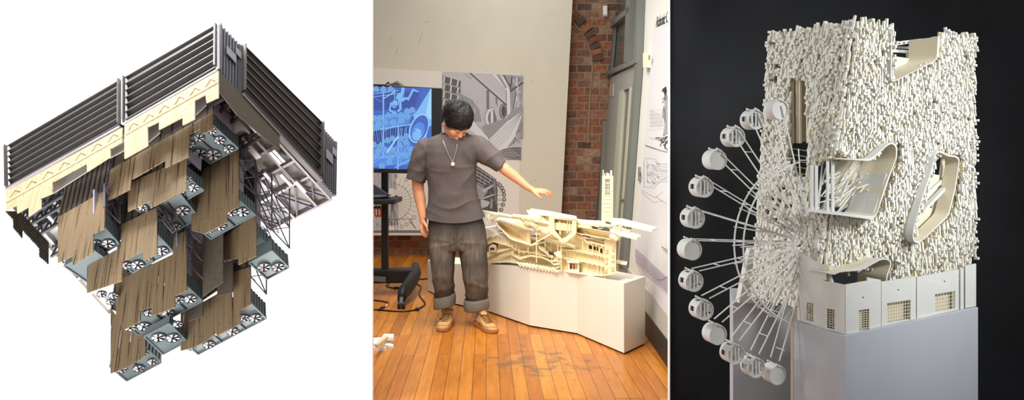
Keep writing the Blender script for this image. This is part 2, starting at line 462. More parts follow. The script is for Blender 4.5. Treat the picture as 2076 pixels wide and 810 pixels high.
blocks['C2'] = block((190, 505), 45, (238, 540), 130, 12, [(206.6, 594, 8), (230, 597, 8), (224, 610, 7)], 5)
blocks['E'] = block((318, 472), 70, (350, 507), 235, 26, [(328, 507, 10.5), (279, 535, 11), (255, 536, 9), (300, 520, 7)], 6, seams=(.45,))
blocks['G'] = block((378, 577), 150, (411, 608), 245, 24, [(386, 604, 11), (362, 606, 9.5), (340, 633, 10), (302, 632, 9), (264, 662, 10), (291, 660, 11.5)], 6, seams=(.25, .6))
blocks['H'] = block((343, 653), 175, (380, 690), 292, 14, [(321, 682, 12), (350.5, 683, 12), (360, 655, 8)], 5)
blocks['I'] = block((294, 702), 200, (327, 733), 222, 26, [(309, 731, 9), (296, 711, 7), (281, 744.5, 10), (247, 747, 9)], 5, seams=(.5,))
blocks['J'] = block((508, 612), 230, (540, 644), 366, 30, [(517, 643, 11.5), (494, 643, 9.5), (471, 670.5, 10.5), (437, 671.5, 9.5), (423, 697, 10.5), (388, 702, 8)], 6, seams=(.3, .65))
blocks['N'] = block((519, 471), 190, (551, 503), 440, 24, [(529, 504, 10), (488, 532, 9), (468, 521, 8)], 5, seams=(.45,))
blocks['N2'] = block((551, 506), 215, (586, 541), 505, 26, [(535, 540, 12), (563.5, 540, 12)], 5)
blocks['L'] = block((484, 403), 120, (517, 434), 392, 24, [(492, 428.5, 11.5), (469, 429, 10), (447, 458, 9.5), (424, 466, 7)], 6, seams=(.45,))

S = {'A': [(217, 347), (431, 226), (431, 262), (407, 272), (407, 261), (385, 272), (383.5, 316), (334.6, 340), (334.6, 324), (266, 364), (265, 382), (217, 407)],
     'B': [(259, 372), (378, 318), (378, 384), (304, 421), (304, 406), (259, 428)],
     'C': [(117, 440), (213, 385), (211, 462), (189, 474), (188, 511), (147, 536), (147, 517), (117, 532)],
     'E': [(245, 455), (318, 420), (318, 514), (290, 528), (290, 508), (247, 530), (247, 568), (176, 593), (176, 540), (245, 500)],
     'G': [(235, 570), (350, 515), (350, 480), (378, 466), (378, 588), (354, 600), (354, 622), (307, 640), (307, 622), (284, 628), (284, 650), (254, 666), (235, 650)],
     'I': [(224, 625), (250, 655), (294, 650), (294, 720), (260, 742), (224, 756)],
     'J': [(366, 637), (470, 578), (470, 552), (508, 540), (508, 616), (487, 628), (487, 655), (440, 679), (440, 672), (417, 690), (390, 704), (366, 710)],
     'N': [(448, 487), (519, 430), (519, 518), (483, 536), (483, 522), (448, 529)],
     'L': [(388, 395), (414, 342), (483, 302), (483, 418), (460, 430), (460, 450), (415, 473), (388, 466)]}
for k, poly in S.items():
    b = blocks[k][1]-.014
    stepped('perforated_screen', poly, b, M_brown, label='brown perforated screen with a stepped lower edge')
    xs = sorted(poly)[0][0]; xe = sorted(poly)[-1][0]; ya = min(y for x, y in poly if x == xs); yb = min(y for x, y in poly if x == xe)
    a_, b_ = hb(xs, ya+1, b+.006), hb(xe, yb+1, b+.006); la, lb = loc3(a_), loc3(b_)
    mb = MB(); mb.prism([a_, b_, Lp(lb.x, lb.y, -.025), Lp(la.x, la.y, -.025)], Lv*.004); mb.build('upper_backing_wall', M_dbrown, bld)
    mb = MB(); q_ = blocks[k]; dv_ = q_[3]*.9; mb.prism([b_, b_+Lv*dv_, Lp(lb.x, lb.y+dv_, -.025), Lp(lb.x, lb.y, -.025)], Lu*.004)
    if k in 'ABCEG': mb.build('side_backing_wall', M_tpan, bld)
    rp_ = MB(); n_ = 9
    for j_ in range(n_): t_ = (j_+.5)/n_; rp_.bar(lerp(a_, b_, t_), Lp(lerp(la.x, lb.x, t_), la.y, -.03), .004, .006, Lv)
    rp_.build('backing_battens', M_beamd, bld)
for poly, b in (([(411, 488), (452, 470), (452, 570), (411, 600)], 170), ([(382, 500), (411, 488), (411, 640), (382, 650)], 205), ([(440, 520), (472, 510), (472, 590), (440, 600)], 214)):
    stepped('perforated_screen', poly, b*B2M, M_dbrown, label='dark screen in the recess between the hanging blocks')

# truss towers above the chillers (side bays, seen on the right of each block)
def truss_tower(x0, y0, x1, y1, up0, bname, n=2, panel=True, ups=None):
    o, b, lk, dv, hh = blocks[bname]; a = lk.x-.002
    p0, p1 = ha(x0, y0, a), ha(x1, y1, a); q0, q1 = ha(x0, y0-up0, a), ha(x1, y1-(ups or up0), a)
    mb = MB()
    for p, q in ((p0, q0), (p1, q1)): mb.bar(p, q, .006)
    for k in range(n+1):
        t = k/n; mb.bar(lerp(p0, q0, t), lerp(p1, q1, t), .004)
        if k < n:
            t2 = (k+1)/n; mb.bar(lerp(p0, q0, t), lerp(p1, q1, t2), .0035); mb.bar(lerp(p1, q1, t), lerp(p0, q0, t2), .0035)
            mb.bar(lerp(p0, q0, t), lerp(p1, q1, t2)+Lu*.05, .003); mb.bar(lerp(p1, q1, t)+Lu*.05, lerp(p0, q0, t2)+Lu*.05, .003)
    mb.build('truss_bay', M_truss, bld)
    if panel:
        mb = MB(); mb.prism([p+Lu*.04 for p in (p0, lerp(p0, p1, .85), lerp(q0, q1, .85), q0)], Lu*.006); mb.build('bay_panel', M_tpan, bld)
truss_tower(484, 362, 517, 394, 70, 'L', 2)
truss_tower(519, 430, 551, 462, 110, 'N', 3)
truss_tower(551, 465, 587, 503, 120, 'N2', 3, False)
truss_tower(487, 330, 519, 360, 60, 'N', 2)
truss_tower(378, 530, 412, 565, 70, 'G', 2)
truss_tower(508, 560, 540, 596, 40, 'J', 1, False)
truss_tower(211, 420, 243, 452, 48, 'C', 1)
truss_tower(318, 430, 350, 462, 30, 'E', 1)
# ================================================================ MIDDLE: studio room
def fl(px, py, z=0.0):
    r = ray(px, py); t = (z-EYE)/r.z; return V((r.x*t, t, z))
def fy(px, py, y): return P(px, py, y)

# floor: oiled wood strips --------------------------------------------
def floor_mat():
    m = bpy.data.materials.new('wood_floor'); m.use_nodes = True; nt = m.node_tree; b = nt.nodes['Principled BSDF']; L = nt.links.new
    tc = N(nt, 'ShaderNodeTexCoord'); mp = N(nt, 'ShaderNodeMapping'); mp.inputs['Rotation'].default_value = (0, 0, radians(-90-2.0)); L(tc.outputs['Object'], mp.inputs[0])
    br = N(nt, 'ShaderNodeTexBrick'); L(mp.outputs[0], br.inputs['Vector'])
    br.inputs['Scale'].default_value = 1; br.inputs['Brick Width'].default_value = 1.35; br.inputs['Row Height'].default_value = .079
    br.inputs['Mortar Size'].default_value = .0016; br.inputs['Mortar Smooth'].default_value = .2; br.offset = .37; br.offset_frequency = 3
    br.inputs['Color1'].default_value = (0, 0, 0, 1); br.inputs['Color2'].default_value = (1, 1, 1, 1); br.inputs['Mortar'].default_value = (.5, .5, .5, 1)
    ra = N(nt, 'ShaderNodeValToRGB'); e = ra.color_ramp.elements
    e[0].position = 0; e[0].color = lin((172, 100, 34))+(1,); e[1].position = 1; e[1].color = lin((206, 132, 50))+(1,)
    L(br.outputs['Color'], ra.inputs[0])
    # grain stretched along the boards
    m3 = N(nt, 'ShaderNodeMapping'); m3.inputs['Scale'].default_value = (2.2, 26, 26); L(mp.outputs[0], m3.inputs[0])
    gn = N(nt, 'ShaderNodeTexNoise'); gn.inputs['Scale'].default_value = 1.6; gn.inputs['Detail'].default_value = 6; gn.inputs['Distortion'].default_value = .8; L(m3.outputs[0], gn.inputs['Vector'])
    gr = N(nt, 'ShaderNodeMapRange', i_1=.3, i_2=.7, i_3=.80, i_4=1.13); L(gn.outputs['Fac'], gr.inputs[0])
    hs = N(nt, 'ShaderNodeHueSaturation'); L(ra.outputs[0], hs.inputs['Color']); L(gr.outputs[0], hs.inputs['Value'])
    # mortar lines
    mx = N(nt, 'ShaderNodeMix', data_type='RGBA'); L(br.outputs['Fac'], mx.inputs[0]); L(hs.outputs[0], mx.inputs[6]); mx.inputs[7].default_value = lin((70, 40, 18))+(1,)
    # worn dark blotches, denser in one corner of the room
    wn = N(nt, 'ShaderNodeTexNoise'); wn.inputs['Scale'].default_value = 9; wn.inputs['Detail'].default_value = 8; wn.inputs['Roughness'].default_value = .68; L(tc.outputs['Object'], wn.inputs['Vector'])
    sx = N(nt, 'ShaderNodeVectorMath', operation='DISTANCE'); L(tc.outputs['Object'], sx.inputs[0])
    c0 = fl(1085, 735); sx.inputs[1].default_value = (c0.x, c0.y, 0)
    ds = N(nt, 'ShaderNodeMapRange', i_1=0, i_2=.75, i_3=.15, i_4=-.07); L(sx.outputs['Value'], ds.inputs[0])
    ad = N(nt, 'ShaderNodeMath', operation='ADD'); L(wn.outputs['Fac'], ad.inputs[0]); L(ds.outputs[0], ad.inputs[1])
    wr = N(nt, 'ShaderNodeMapRange', i_1=.60, i_2=.66, i_3=0, i_4=.62); L(ad.outputs[0], wr.inputs[0])
    mw = N(nt, 'ShaderNodeMix', data_type='RGBA'); L(wr.outputs[0], mw.inputs[0]); L(mx.outputs[2], mw.inputs[6]); mw.inputs[7].default_value = lin((96, 82, 62))+(1,)
    L(mw.outputs[2], b.inputs['Base Color'])
    b.inputs['Roughness'].default_value = .30; b.inputs['Specular IOR Level'].default_value = .42
    rn = N(nt, 'ShaderNodeMapRange', i_1=.3, i_2=.7, i_3=.22, i_4=.42); L(wn.outputs['Fac'], rn.inputs[0]); L(rn.outputs[0], b.inputs['Roughness'])
    bp = N(nt, 'ShaderNodeBump'); bp.inputs['Strength'].default_value = .35; bp.inputs['Distance'].default_value = .004
    iv = N(nt, 'ShaderNodeMath', operation='MULTIPLY_ADD', i_1=-1.0, i_2=1.0); L(br.outputs['Fac'], iv.inputs[0])
    a2 = N(nt, 'ShaderNodeMath', operation='MULTIPLY_ADD', i_1=.25); L(gn.outputs['Fac'], a2.inputs[0]); L(iv.outputs[0], a2.inputs[2]); L(a2.outputs[0], bp.inputs['Height']); L(bp.outputs[0], b.inputs['Normal'])
    return m
mb = MB(); mb.prism([(-4, 0.4, 0), (4, 0.4, 0), (4, 9.3, 0), (-4, 9.3, 0)], (0, 0, -.05))
struct(mb.build('floor', floor_mat(), loc=V((0, 0, 0))))

# brick wall ----------------------------------------------------------
def brick_mat():
    m = bpy.data.materials.new('old_brick'); m.use_nodes = True; nt = m.node_tree; b = nt.nodes['Principled BSDF']; L = nt.links.new
    tc = N(nt, 'ShaderNodeTexCoord'); sp_ = N(nt, 'ShaderNodeSeparateXYZ'); L(tc.outputs['Object'], sp_.inputs[0]); cb = N(nt, 'ShaderNodeCombineXYZ')
    dn = N(nt, 'ShaderNodeTexNoise'); dn.inputs['Scale'].default_value = 5; L(tc.outputs['Object'], dn.inputs['Vector'])
    dz = N(nt, 'ShaderNodeMath', operation='MULTIPLY_ADD', i_1=.03); L(dn.outputs['Fac'], dz.inputs[0]); L(sp_.outputs[2], dz.inputs[2])
    sxy = N(nt, 'ShaderNodeMath', operation='ADD'); L(sp_.outputs[0], sxy.inputs[0]); L(sp_.outputs[1], sxy.inputs[1])
    L(sxy.outputs[0], cb.inputs[0]); L(dz.outputs[0], cb.inputs[1])
    br = N(nt, 'ShaderNodeTexBrick'); L(cb.outputs[0], br.inputs['Vector']); br.inputs['Scale'].default_value = 1
    br.inputs['Brick Width'].default_value = .185; br.inputs['Row Height'].default_value = .094; br.inputs['Mortar Size'].default_value = .008; br.inputs['Mortar Smooth'].default_value = .3
    br.inputs['Color1'].default_value = (0, 0, 0, 1); br.inputs['Color2'].default_value = (1, 1, 1, 1); br.inputs['Bias'].default_value = 0
    ra = N(nt, 'ShaderNodeValToRGB'); e = ra.color_ramp.elements; e[0].color = lin((108, 68, 52))+(1,); e[1].color = lin((152, 94, 64))+(1,)
    for p, c in ((.3, (142, 104, 84)), (.5, (90, 64, 54)), (.62, (160, 132, 106)), (.75, (134, 84, 64))):
        q = e.new(p); q.color = lin(c)+(1,)
    L(br.outputs['Color'], ra.inputs[0])
    n2 = N(nt, 'ShaderNodeTexNoise'); n2.inputs['Scale'].default_value = 22; n2.inputs['Detail'].default_value = 5; L(tc.outputs['Object'], n2.inputs['Vector'])
    mr = N(nt, 'ShaderNodeMapRange', i_1=.3, i_2=.7, i_3=.65, i_4=1.3); L(n2.outputs['Fac'], mr.inputs[0])
    hs = N(nt, 'ShaderNodeHueSaturation'); L(ra.outputs[0], hs.inputs['Color']); L(mr.outputs[0], hs.inputs['Value'])
    mx = N(nt, 'ShaderNodeMix', data_type='RGBA'); L(br.outputs['Fac'], mx.inputs[0]); L(hs.outputs[0], mx.inputs[6]); mx.inputs[7].default_value = lin((150, 128, 104))+(1,)
    L(mx.outputs[2], b.inputs['Base Color']); b.inputs['Roughness'].default_value = .85
    bp = N(nt, 'ShaderNodeBump'); bp.inputs['Strength'].default_value = .6; bp.inputs['Distance'].default_value = .012
    h = N(nt, 'ShaderNodeMath', operation='SUBTRACT'); L(n2.outputs['Fac'], h.inputs[0]); L(br.outputs['Fac'], h.inputs[1]); L(h.outputs[0], bp.inputs['Height']); L(bp.outputs[0], b.inputs['Normal'])
    return m
M_brick = brick_mat()
mb = MB(); mb.prism([(-3.6, 9.1, 0), (1.45, 9.1, 0), (1.45, 9.1, 3.8), (-3.6, 9.1, 3.8)], (0, .25, 0))
wb = struct(mb.build('wall_back', M_brick, loc=V((0, 0, 0))))
# bricked-up arch: voussoirs
mb = MB(); bcols = [mat('arch_brick', c, .85, var=.25, scale=25, bump=.5, bscale=50) for c in ((128, 76, 54), (96, 70, 60), (152, 96, 66), (84, 70, 62))]
arc = [(1166, 33), (1177, 43), (1188, 58), (1195, 70), (1200, 82), (1206, 93), (1209, 105), (1211, 117)]
for i, (x, y) in enumerate(arc):
    a = radians((42, 45, 50, 58, 63, 70, 76, 80)[i]); c = P(x, y, 9.085)
    r = V((sin(a), 0, cos(a)))*.041+V((0, 0, 0)); t = V((cos(a), 0, -sin(a)))*.034
    mb.obox(c, r*1.55, V((0, .012, 0)), t, i*3 % 4)
mb.build('brick_arch', bcols, wb)
mb = MB(); aa = [P(x, y, 9.092) for x, y in ((1158, 40), (1168, 52), (1180, 66), (1188, 80), (1194, 96), (1199, 112), (1201, 140), (1196, 200), (1192, 290))]
mb.tube(aa, .010, 6); mb.build('mortar_seam', mat('mortar', (158, 138, 112), .9, var=.1), wb)

# white display partition hung in front of the brick ---------------------
M_part = mat('partition_paint', (212, 206, 188), .75, var=.025, scale=3)
mb = MB(); mb.prism([P(560, 477, 8.85), P(1136, 477, 8.85), P(1160, 0, 8.85)+V((.03, 0, .5)), P(560, 0, 8.85)+V((0, 0, .5))], (0, .05, 0))
part = mb.build('wall_partition', M_part); struct(part)
mb = MB()
for a, b in (((848, 90), (856, 66)), ((860, 46), (870, 44)), ((802, 110), (806, 98)), ((790, 80), (797, 76)), ((1084, 365), (1088, 366)), ((1077, 160), (1078, 170)), ((984, 142), (988, 140)), ((913, 44), (917, 45))):
    mb.bar(P(a[0], a[1], 8.8495), P(b[0], b[1], 8.8495), .004, .001, (0, 1, 0))
mb.build('scuff_marks', mat('scuff', (150, 138, 118), .8), part)

# ---- prints: line art on flat sheets -----------------------------------
GREY = [mat('print_ink_%s' % n, (v, v-2, v+1), .8) for n, v in (('black', 40), ('dark', 82), ('mid', 120), ('grey', 152), ('light', 186), ('pale', 216), ('white', 240))]
class Print:
    def __init__(s, fn, step): s.fn = fn; s.mb = MB(); s.k = 0; s.step = step
    def _p(s, x, y): return s.fn(x, y)+s.step*s.k
    def fill(s, pts, sh): s.k += 1; s.mb.poly([s._p(x, y) for x, y in pts], sh)
    def line(s, pts, w, sh, closed=False):
        s.k += 1
        if closed: pts = list(pts)+[pts[0]]
        for (x0, y0), (x1, y1) in zip(pts, pts[1:]):
            dx, dy = x1-x0, y1-y0; l = sqrt(dx*dx+dy*dy)
            if l < 1e-6: continue
            nx_, ny_ = -dy/l*w/2, dx/l*w/2
            s.mb.poly([s._p(x0+nx_, y0+ny_), s._p(x1+nx_, y1+ny_), s._p(x1-nx_, y1-ny_), s._p(x0-nx_, y0-ny_)], sh)
    def circ(s, x, y, rx, ry, rot=0, n=24, a0=0, a1=2*pi):
        return [(x+rx*cos(t)*cos(rot)-ry*sin(t)*sin(rot), y+rx*cos(t)*sin(rot)+ry*sin(t)*cos(rot)) for t in (a0+(a1-a0)*i/n for i in range(n+1))]
def sheet(name, corners, plane, off, m, label, cat, group=None, th=-.0012):
    mb = MB(); mb.prism([plane(x, y)+off for x, y in corners], off.normalized()*th); o = mb.build(name, m); tag(o, label, cat, group); return o
YF = lambda x, y: P(x, y, 8.849)
M_paper = mat('paper_white', (226, 220, 210), .8)
M_paperg = mat('poster_grey', (190, 185, 188), .8)
s1 = sheet('wall_poster', [(600, 128), (897, 145), (1054, 150), (1053, 476), (600, 476)], YF, V((0, -.004, 0)), M_paper, 'large white sheet with a black ferris wheel drawing, pinned behind the screen', 'poster')
cr = lambda ox, oy, k: (lambda x, y: P(ox+x/k, oy+y/k, 8.843))
# wheel drawing under the screen
p = Print(cr(755, 340, 4.5), V((0, -.00002, 0)))
p.fill([(-200, 568), (1320, 568), (1320, 592), (-200, 592)], 2)
rnd = random.Random(3)
p.fill([(-60, 45), (80, 45), (80, 560), (-60, 560)], 4); p.fill([(135, 45), (215, 45), (215, 185), (135, 185)], 4); p.fill([(135, 330), (235, 330), (240, 520), (135, 520)], 4)
for k in range(34):
    x = 135+rnd.random()*85; y = 50+rnd.random()*120; p.line([(x, y), (x, y+30)], 3, rnd.choice([1, 2, 3]))
for k in range(40):
    x = 135+rnd.random()*100; y = 300+rnd.random()*200; p.line([(x, y), (x+rnd.uniform(-15, 15), y+40)], 3, rnd.choice([1, 2, 3]))
for k in range(50):
    x = -40+rnd.random()*120; y = 50+rnd.random()*480; p.line([(x, y), (x+rnd.choice([0, 0, 12]), y+28)], 3, rnd.choice([1, 2, 3]))
p.line(p.circ(190, 310, 160, 165, a0=-1.5, a1=1.5), 2.5, 1)
for k in range(15):
    t = -1.45+k*2.9/14; p.line([(190+14*cos(t), 310+14*sin(t)), (190+225*cos(t), 310+225*sin(t))], 1.8, 2)
    if k % 2 == 0 or k > 9: p.line(p.circ(190+238*cos(t), 310+238*sin(t), 15, 15, n=12), 3, 2)
for x in (150, 175, 205, 235): p.line([(180, 300), (x, 530)], 4, 1)
p.line([(150, 470), (370, 462)], 3, 2); p.line([(345, 485), (395, 550)], 6, 1)
p.mb.build('print', GREY, s1)
# dark machine drawing behind the arm
p = Print(cr(940, 320, 6.75), V((0, -.00002, 0)))
p.fill([(100, 60), (190, 110), (445, 290), (462, 430), (462, 745), (100, 745)], 1)
p.fill([(180, 350), (280, 410), (330, 460), (250, 560), (190, 560)], 3); p.fill([(230, 560), (360, 600), (330, 660), (240, 690)], 4); p.fill([(250, 440), (400, 360), (410, 380), (280, 470)], 4)
p.fill([(250, 545), (420, 490), (425, 505), (260, 565)], 4); p.fill([(370, 560), (400, 560), (390, 690), (360, 690)], 3)
p.fill([(400, 300), (440, 320), (455, 640), (440, 640)], 2)
for k in range(5): p.line([(175+k*2, 130+k*52), (430-k*38, 295+k*22)], 6, 5)
for k in range(5): p.line([(190+k*58, 240+k*28-70), (150+k*66, 330+k*22)], 4, 4)
for k in range(60):
    x = 175+rnd.random()*270; y = 200+rnd.random()*520; a = rnd.uniform(0, 3); p.line([(x, y), (x+22*cos(a), y+22*sin(a))], 3, rnd.choice([0, 0, 3, 4]))
for (x, y) in ((470, 350), (497, 372), (523, 407), (545, 450), (553, 503), (553, 567), (538, 637), (515, 705)):
    p.fill(p.circ(x, y, 25, 26, n=14), 2); p.line(p.circ(x, y, 25, 26, n=14), 4, 0); p.fill(p.circ(x+3, y, 12, 16, n=10), 4); p.line([(x-25, y-14), (462, y-5-(y-500)*.1)], 4, 2); p.line([(x-25, y+14), (462, y+12-(y-500)*.1)], 4, 2)
p.mb.build('print', GREY, s1)
# hammock poster
s2 = sheet('wall_poster', [(896.5, 145), (1061, 152), (1057, 323), (896.5, 325)], YF, V((0, -.009, 0)), M_paperg, 'grey rendered poster showing a hammock and round windows, right of the screen', 'poster')
p = Print(lambda x, y: P(890+x/4.05, 140+y/4.05, 8.8385), V((0, -.00002, 0)))
p.fill([(30, 45), (180, 95), (175, 300), (30, 330)], 2)
for k in range(5):
    for j in range(4): p.line([(45+k*28, 60+j*62+k*8), (38+k*28, 110+j*62+k*8)], 10, (5, 1)[k % 2]); p.line([(60+k*28, 65+j*62+k*8), (52+k*28, 105+j*62+k*8)], 4, 0)
for j in range(4): p.line([(32, 50+j*64), (180, 95+j*64)], 4, 5)
p.fill([(160, 190), (270, 250), (330, 330), (350, 430), (220, 430), (165, 320)], 3)
for k in range(40):
    x = 170+rnd.random()*150; y = 220+rnd.random()*170+(x-170)*.2; p.line([(x, y), (x+2, y+24)], 3, rnd.choice([1, 2, 5]))
p.line([(255, 32), (560, 300)], 9, 1); p.line([(275, 30), (575, 292)], 5, 5); p.line([(210, 40), (270, 80)], 2, 2)
p.fill([(390, 175), (412, 160), (412, 330), (390, 330)], 2); p.fill([(465, 230), (478, 225), (478, 310), (465, 310)], 2)
p.fill([(430, 40), (510, 48), (600, 160), (560, 180)], 5); p.fill([(470, 44), (500, 48), (560, 150), (545, 160)], 3)
p.fill([(525, 48), (690, 60), (680, 330), (600, 400), (580, 170)], 3)
for k in range(12): p.line([(590+rnd.random()*90, 60+rnd.random()*220), (600+rnd.random()*80, 120+rnd.random()*260)], 5, rnd.choice([1, 2, 4, 5, 5]))
p.line([(580, 185), (690, 110)], 14, 1); p.line([(600, 60), (585, 170)], 10, 1); p.line([(640, 60), (660, 300)], 8, 4); p.line([(530, 50), (590, 150)], 8, 1)
p.fill([(553, 175), (582, 165), (585, 370), (556, 380)], 5); p.line([(553, 175), (556, 380)], 4, 1)
p.fill([(360, 350), (420, 315), (430, 470), (370, 450)], 4); p.fill(p.circ(430, 395, 52, 78, .1), 5); p.line(p.circ(430, 395, 52, 78, .1), 4, 1); p.fill(p.circ(440, 395, 38, 62, .1), 2); p.fill([(425, 340), (445, 340), (445, 450), (425, 450)], 5)
p.fill([(440, 290), (470, 280), (500, 400), (480, 430)], 4); p.fill(p.circ(525, 345, 27, 58), 3); p.line(p.circ(525, 345, 27, 58), 5, 1); p.fill(p.circ(530, 345, 16, 45), 1)
p.fill([(350, 470), (560, 400), (600, 330), (690, 300), (690, 560), (560, 640), (420, 600)], 3)
for k in range(24): p.line([(560+rnd.random()*120, 400+rnd.random()*180), (560+rnd.random()*120, 440+rnd.random()*180)], 4, rnd.choice([1, 1, 4]))
p.fill([(245, 390), (275, 410), (410, 565), (400, 590), (330, 560), (250, 500)], 5); p.line([(262, 395), (412, 570)], 4, 2)
p.fill([(405, 582), (560, 430), (672, 352), (684, 370), (620, 560), (555, 650), (492, 668), (430, 610)], 5)
for k in range(9):
    t = k/8; p.line([(408+70*t, 582+75*t), (480+90*t, 520+50*t), (676+6*t, 352+14*t)], 2.5, 2 if k % 2 else 4)
p.fill([(490, 675), (600, 640), (675, 640), (672, 742), (560, 735)], 2)
for k in range(5): p.line([(500+k*22, 672-k*4), (572+k*22, 734-k*5)], 3, 5)
for k in range(4): p.line([(520, 660+k*20), (668, 645+k*24)], 3, 1)
p.mb.build('print', GREY, s2)
# top edge of another print above the screen
p = Print(lambda x, y: P(755+x/4.05, 160+y/4.05, 8.843), V((0, -.00002, 0)))
p.fill([(100, 50), (125, 20), (160, 40), (200, 15), (262, 55)], 1); p.line([(110, 50), (200, 25), (250, 55)], 6, 4); p.line([(150, 52), (190, 22)], 4, 0)
p.mb.build('print', GREY, s1)

# ---- right wall ---------------------------------------------------------
RW0 = V((.985, 6.6, 0)); RWN = V((-1, 0, .0775)).normalized(); LEAN = V((.0775, 0, 1))
def hr(px, py, off=0): return hitp(px, py, RW0+RWN*off, RWN)
M_rw = mat('right_wall_paint', (214, 213, 206), .7, var=.015, scale=4)
def wband(name, z0, z1, m, t=.12, y0=4.25, off=0):
    mb = MB(); a = V((.985, y0, 0))+RWN*off; b = V((.985, 6.6, 0))+RWN*off
    mb.prism([a+LEAN*z0, b+LEAN*z0, b+LEAN*z1, a+LEAN*z1], V((t, 0, 0))); return struct(mb.build(name, m))
wband('wall_right', 0, 3.6, M_rw)
wband('trim_2', .15, .305, mat('grey_wall_base', (176, 172, 164), .7, var=.05, scale=9), .02, off=.008)
wband('baseboard_right', 0, .15, mat('black_rubber_base', (38, 34, 32), .5, var=.2, scale=14), .02, off=.016)

# door wall ----------------------------------------------------------------
DA, DB = V((1.05, 8.95, 0)), V((.985, 6.6, 0)); DB1 = V((1.19, 6.6, 2.66)); DN = (DB-DA).cross(DB1-DB).normalized()
if DN.x > 0: DN = -DN
def hd(px, py, off=0): return hitp(px, py, DA+DN*off, DN)
M_dfr = mat('door_frame_green_grey', (106, 109, 104), .45, var=.04, scale=8)
M_door = mat('door_grey', (146, 146, 142), .5, var=.03, scale=6)
M_glass = mat('wired_glass', (120, 124, 112), .1, alpha=.45, spec=.9)
d1 = MB()
def dbar(mb, pts, t=.06, off=.0, mi=0): mb.prism([hd(x, y, off) for x, y in pts], DN*t, mi)
# frame members (outer jamb, mullions, transom rails)
fr = MB()
dbar(fr, [(1240, -60), (1247, -60), (1222, 470), (1212, 470)])
dbar(fr, [(1236, 53), (1287, 14), (1286, 26), (1237, 64)]); dbar(fr, [(1231, 148), (1300, 120), (1299, 130), (1230, 158)])
dbar(fr, [(1283, -60), (1292, -60), (1284, 126), (1276, 128)]); dbar(fr, [(1306, -60), (1311, -60), (1303, 128), (1297, 130)])
dbar(fr, [(1247, 55), (1251, 50), (1243, 145), (1239, 150)], .03); dbar(fr, [(1247, -60), (1251, -60), (1249, 40), (1245, 45)], .03)
dbar(fr, [(1229, 160), (1248, 150), (1247, 154), (1229, 165)], .04)
dbar(fr, [(1298, 128), (1304, 126), (1272, 560), (1264, 560)], .05)
fo = struct(fr.build('door_1', M_dfr))
mb = MB(); dbar(mb, [(1250, -60), (1284, -60), (1277, 125), (1241, 145)], .004, -.01); dbar(mb, [(1291, -60), (1306, -60), (1298, 122), (1284, 126)], .004, -.01)
dbar(mb, [(1229, 165), (1242, 157), (1229, 345), (1219, 345)], .004, -.01)
mb.build('transom_glass', M_glass, fo)
mb = MB(); dbar(mb, [(1219, 345), (1231, 345), (1219, 560), (1205, 560)], .03, -.01); mb.build('lower_panel', M_dfr, fo)
# leaf with a narrow vision panel
mb = MB()
leaf = [(1242, 158), (1300, 130), (1270, 560), (1222, 560)]
dbar(mb, [(1242, 158), (1264, 147), (1240, 560), (1214, 560)], .03, 0); dbar(mb, [(1264, 147), (1300, 130), (1297, 174), (1262, 186)], .03, 0)
dbar(mb, [(1287, 176), (1297, 172), (1270, 560), (1262, 560)], .03, 0)
lf = mb.build('door_leaf', M_door, fo)
mb = MB(); dbar(mb, [(1262, 186), (1270, 182), (1246, 560), (1237, 560)], .035, 0); dbar(mb, [(1283, 178), (1287, 176), (1262, 560), (1257, 560)], .035)
mb.build('vision_frame', mat('vision_frame', (176, 178, 158), .5), fo)
mb = MB(); dbar(mb, [(1270, 182), (1283, 178), (1257, 560), (1246, 560)], .004, .005); mb.build('vision_glass', M_glass, fo)
mb = MB(); dbar(mb, [(1243, 172), (1250, 170), (1249, 195), (1241, 197)], .035, 0); mb.build('hinge', mat('hinge_steel', (196, 192, 184), .4, .5), fo)
mb = MB(); mb.tube([hd(1259, 405, .04), hd(1272, 404, .04)], .010, 10); mb.tube([hd(1260, 405, .0), hd(1260, 405, .04)], .014, 10); mb.build('door_handle', mat('handle_steel', (150, 150, 150), .3, .8), fo)
# lift wall above and the corridor beyond the glass
mb = MB(); mb.prism([(1.9, 5.9, 0), (1.75, 10.5, 0), (1.75, 10.5, 4), (1.9, 5.9, 4)], (.1, 0, 0)); struct(mb.build('wall_corridor', M_brick, loc=V((0, 0, 0))))
# wall devices
t = thing('wall_sensor', P(1227, 24, 9.06), 'small white sensor box high on the brick wall beside the door frame', 'sensor')
mb = MB(); mb.box(P(1227, 23, 9.06), (.055, .05, .135)); bevel(mb.build('body', mat('plastic_white', (238, 238, 236), .4), t), .012, 3)
mb = MB(); mb.box(P(1227, 31, 9.03), (.045, .02, .02)); mb.build('vent', mat('plastic_grey', (190, 188, 182), .5), t)
def wallbox(name, x0, y0, x1, y1, th, c, label, cat):
    t = thing(name, hr((x0+x1)/2, y1), label, cat); mb = MB(); mb.prism([hr(x0, y0), hr(x1, y0+(y1-y0)*-.03), hr(x1, y1-(y1-y0)*.03), hr(x0, y1)], RWN*th); mb.build('casing', mat(name+'_c', c, .5), t); return t
t = wallbox('thermostat', 1313, 108, 1322, 138, .04, (236, 226, 190), 'cream thermostat on the white wall above the drawings', 'thermostat')
mb = MB(); mb.prism([hr(1315, 112, .04), hr(1318, 111, .04), hr(1318, 121, .04), hr(1315, 122, .04)], RWN*.002); mb.build('display', mat('thermo_display', (120, 116, 100), .3), t)
t = wallbox('light_switch', 1297, 339, 1300, 367, .015, (120, 116, 112), 'dark narrow switch plate on the white wall right of the door', 'switch')
mb = MB(); mb.prism([hr(1298, 349, .015), hr(1299.3, 349, .015), hr(1299.3, 357, .015), hr(1298, 357, .015)], RWN*.006); mb.build('toggle', mat('toggle', (60, 58, 56), .4), t)
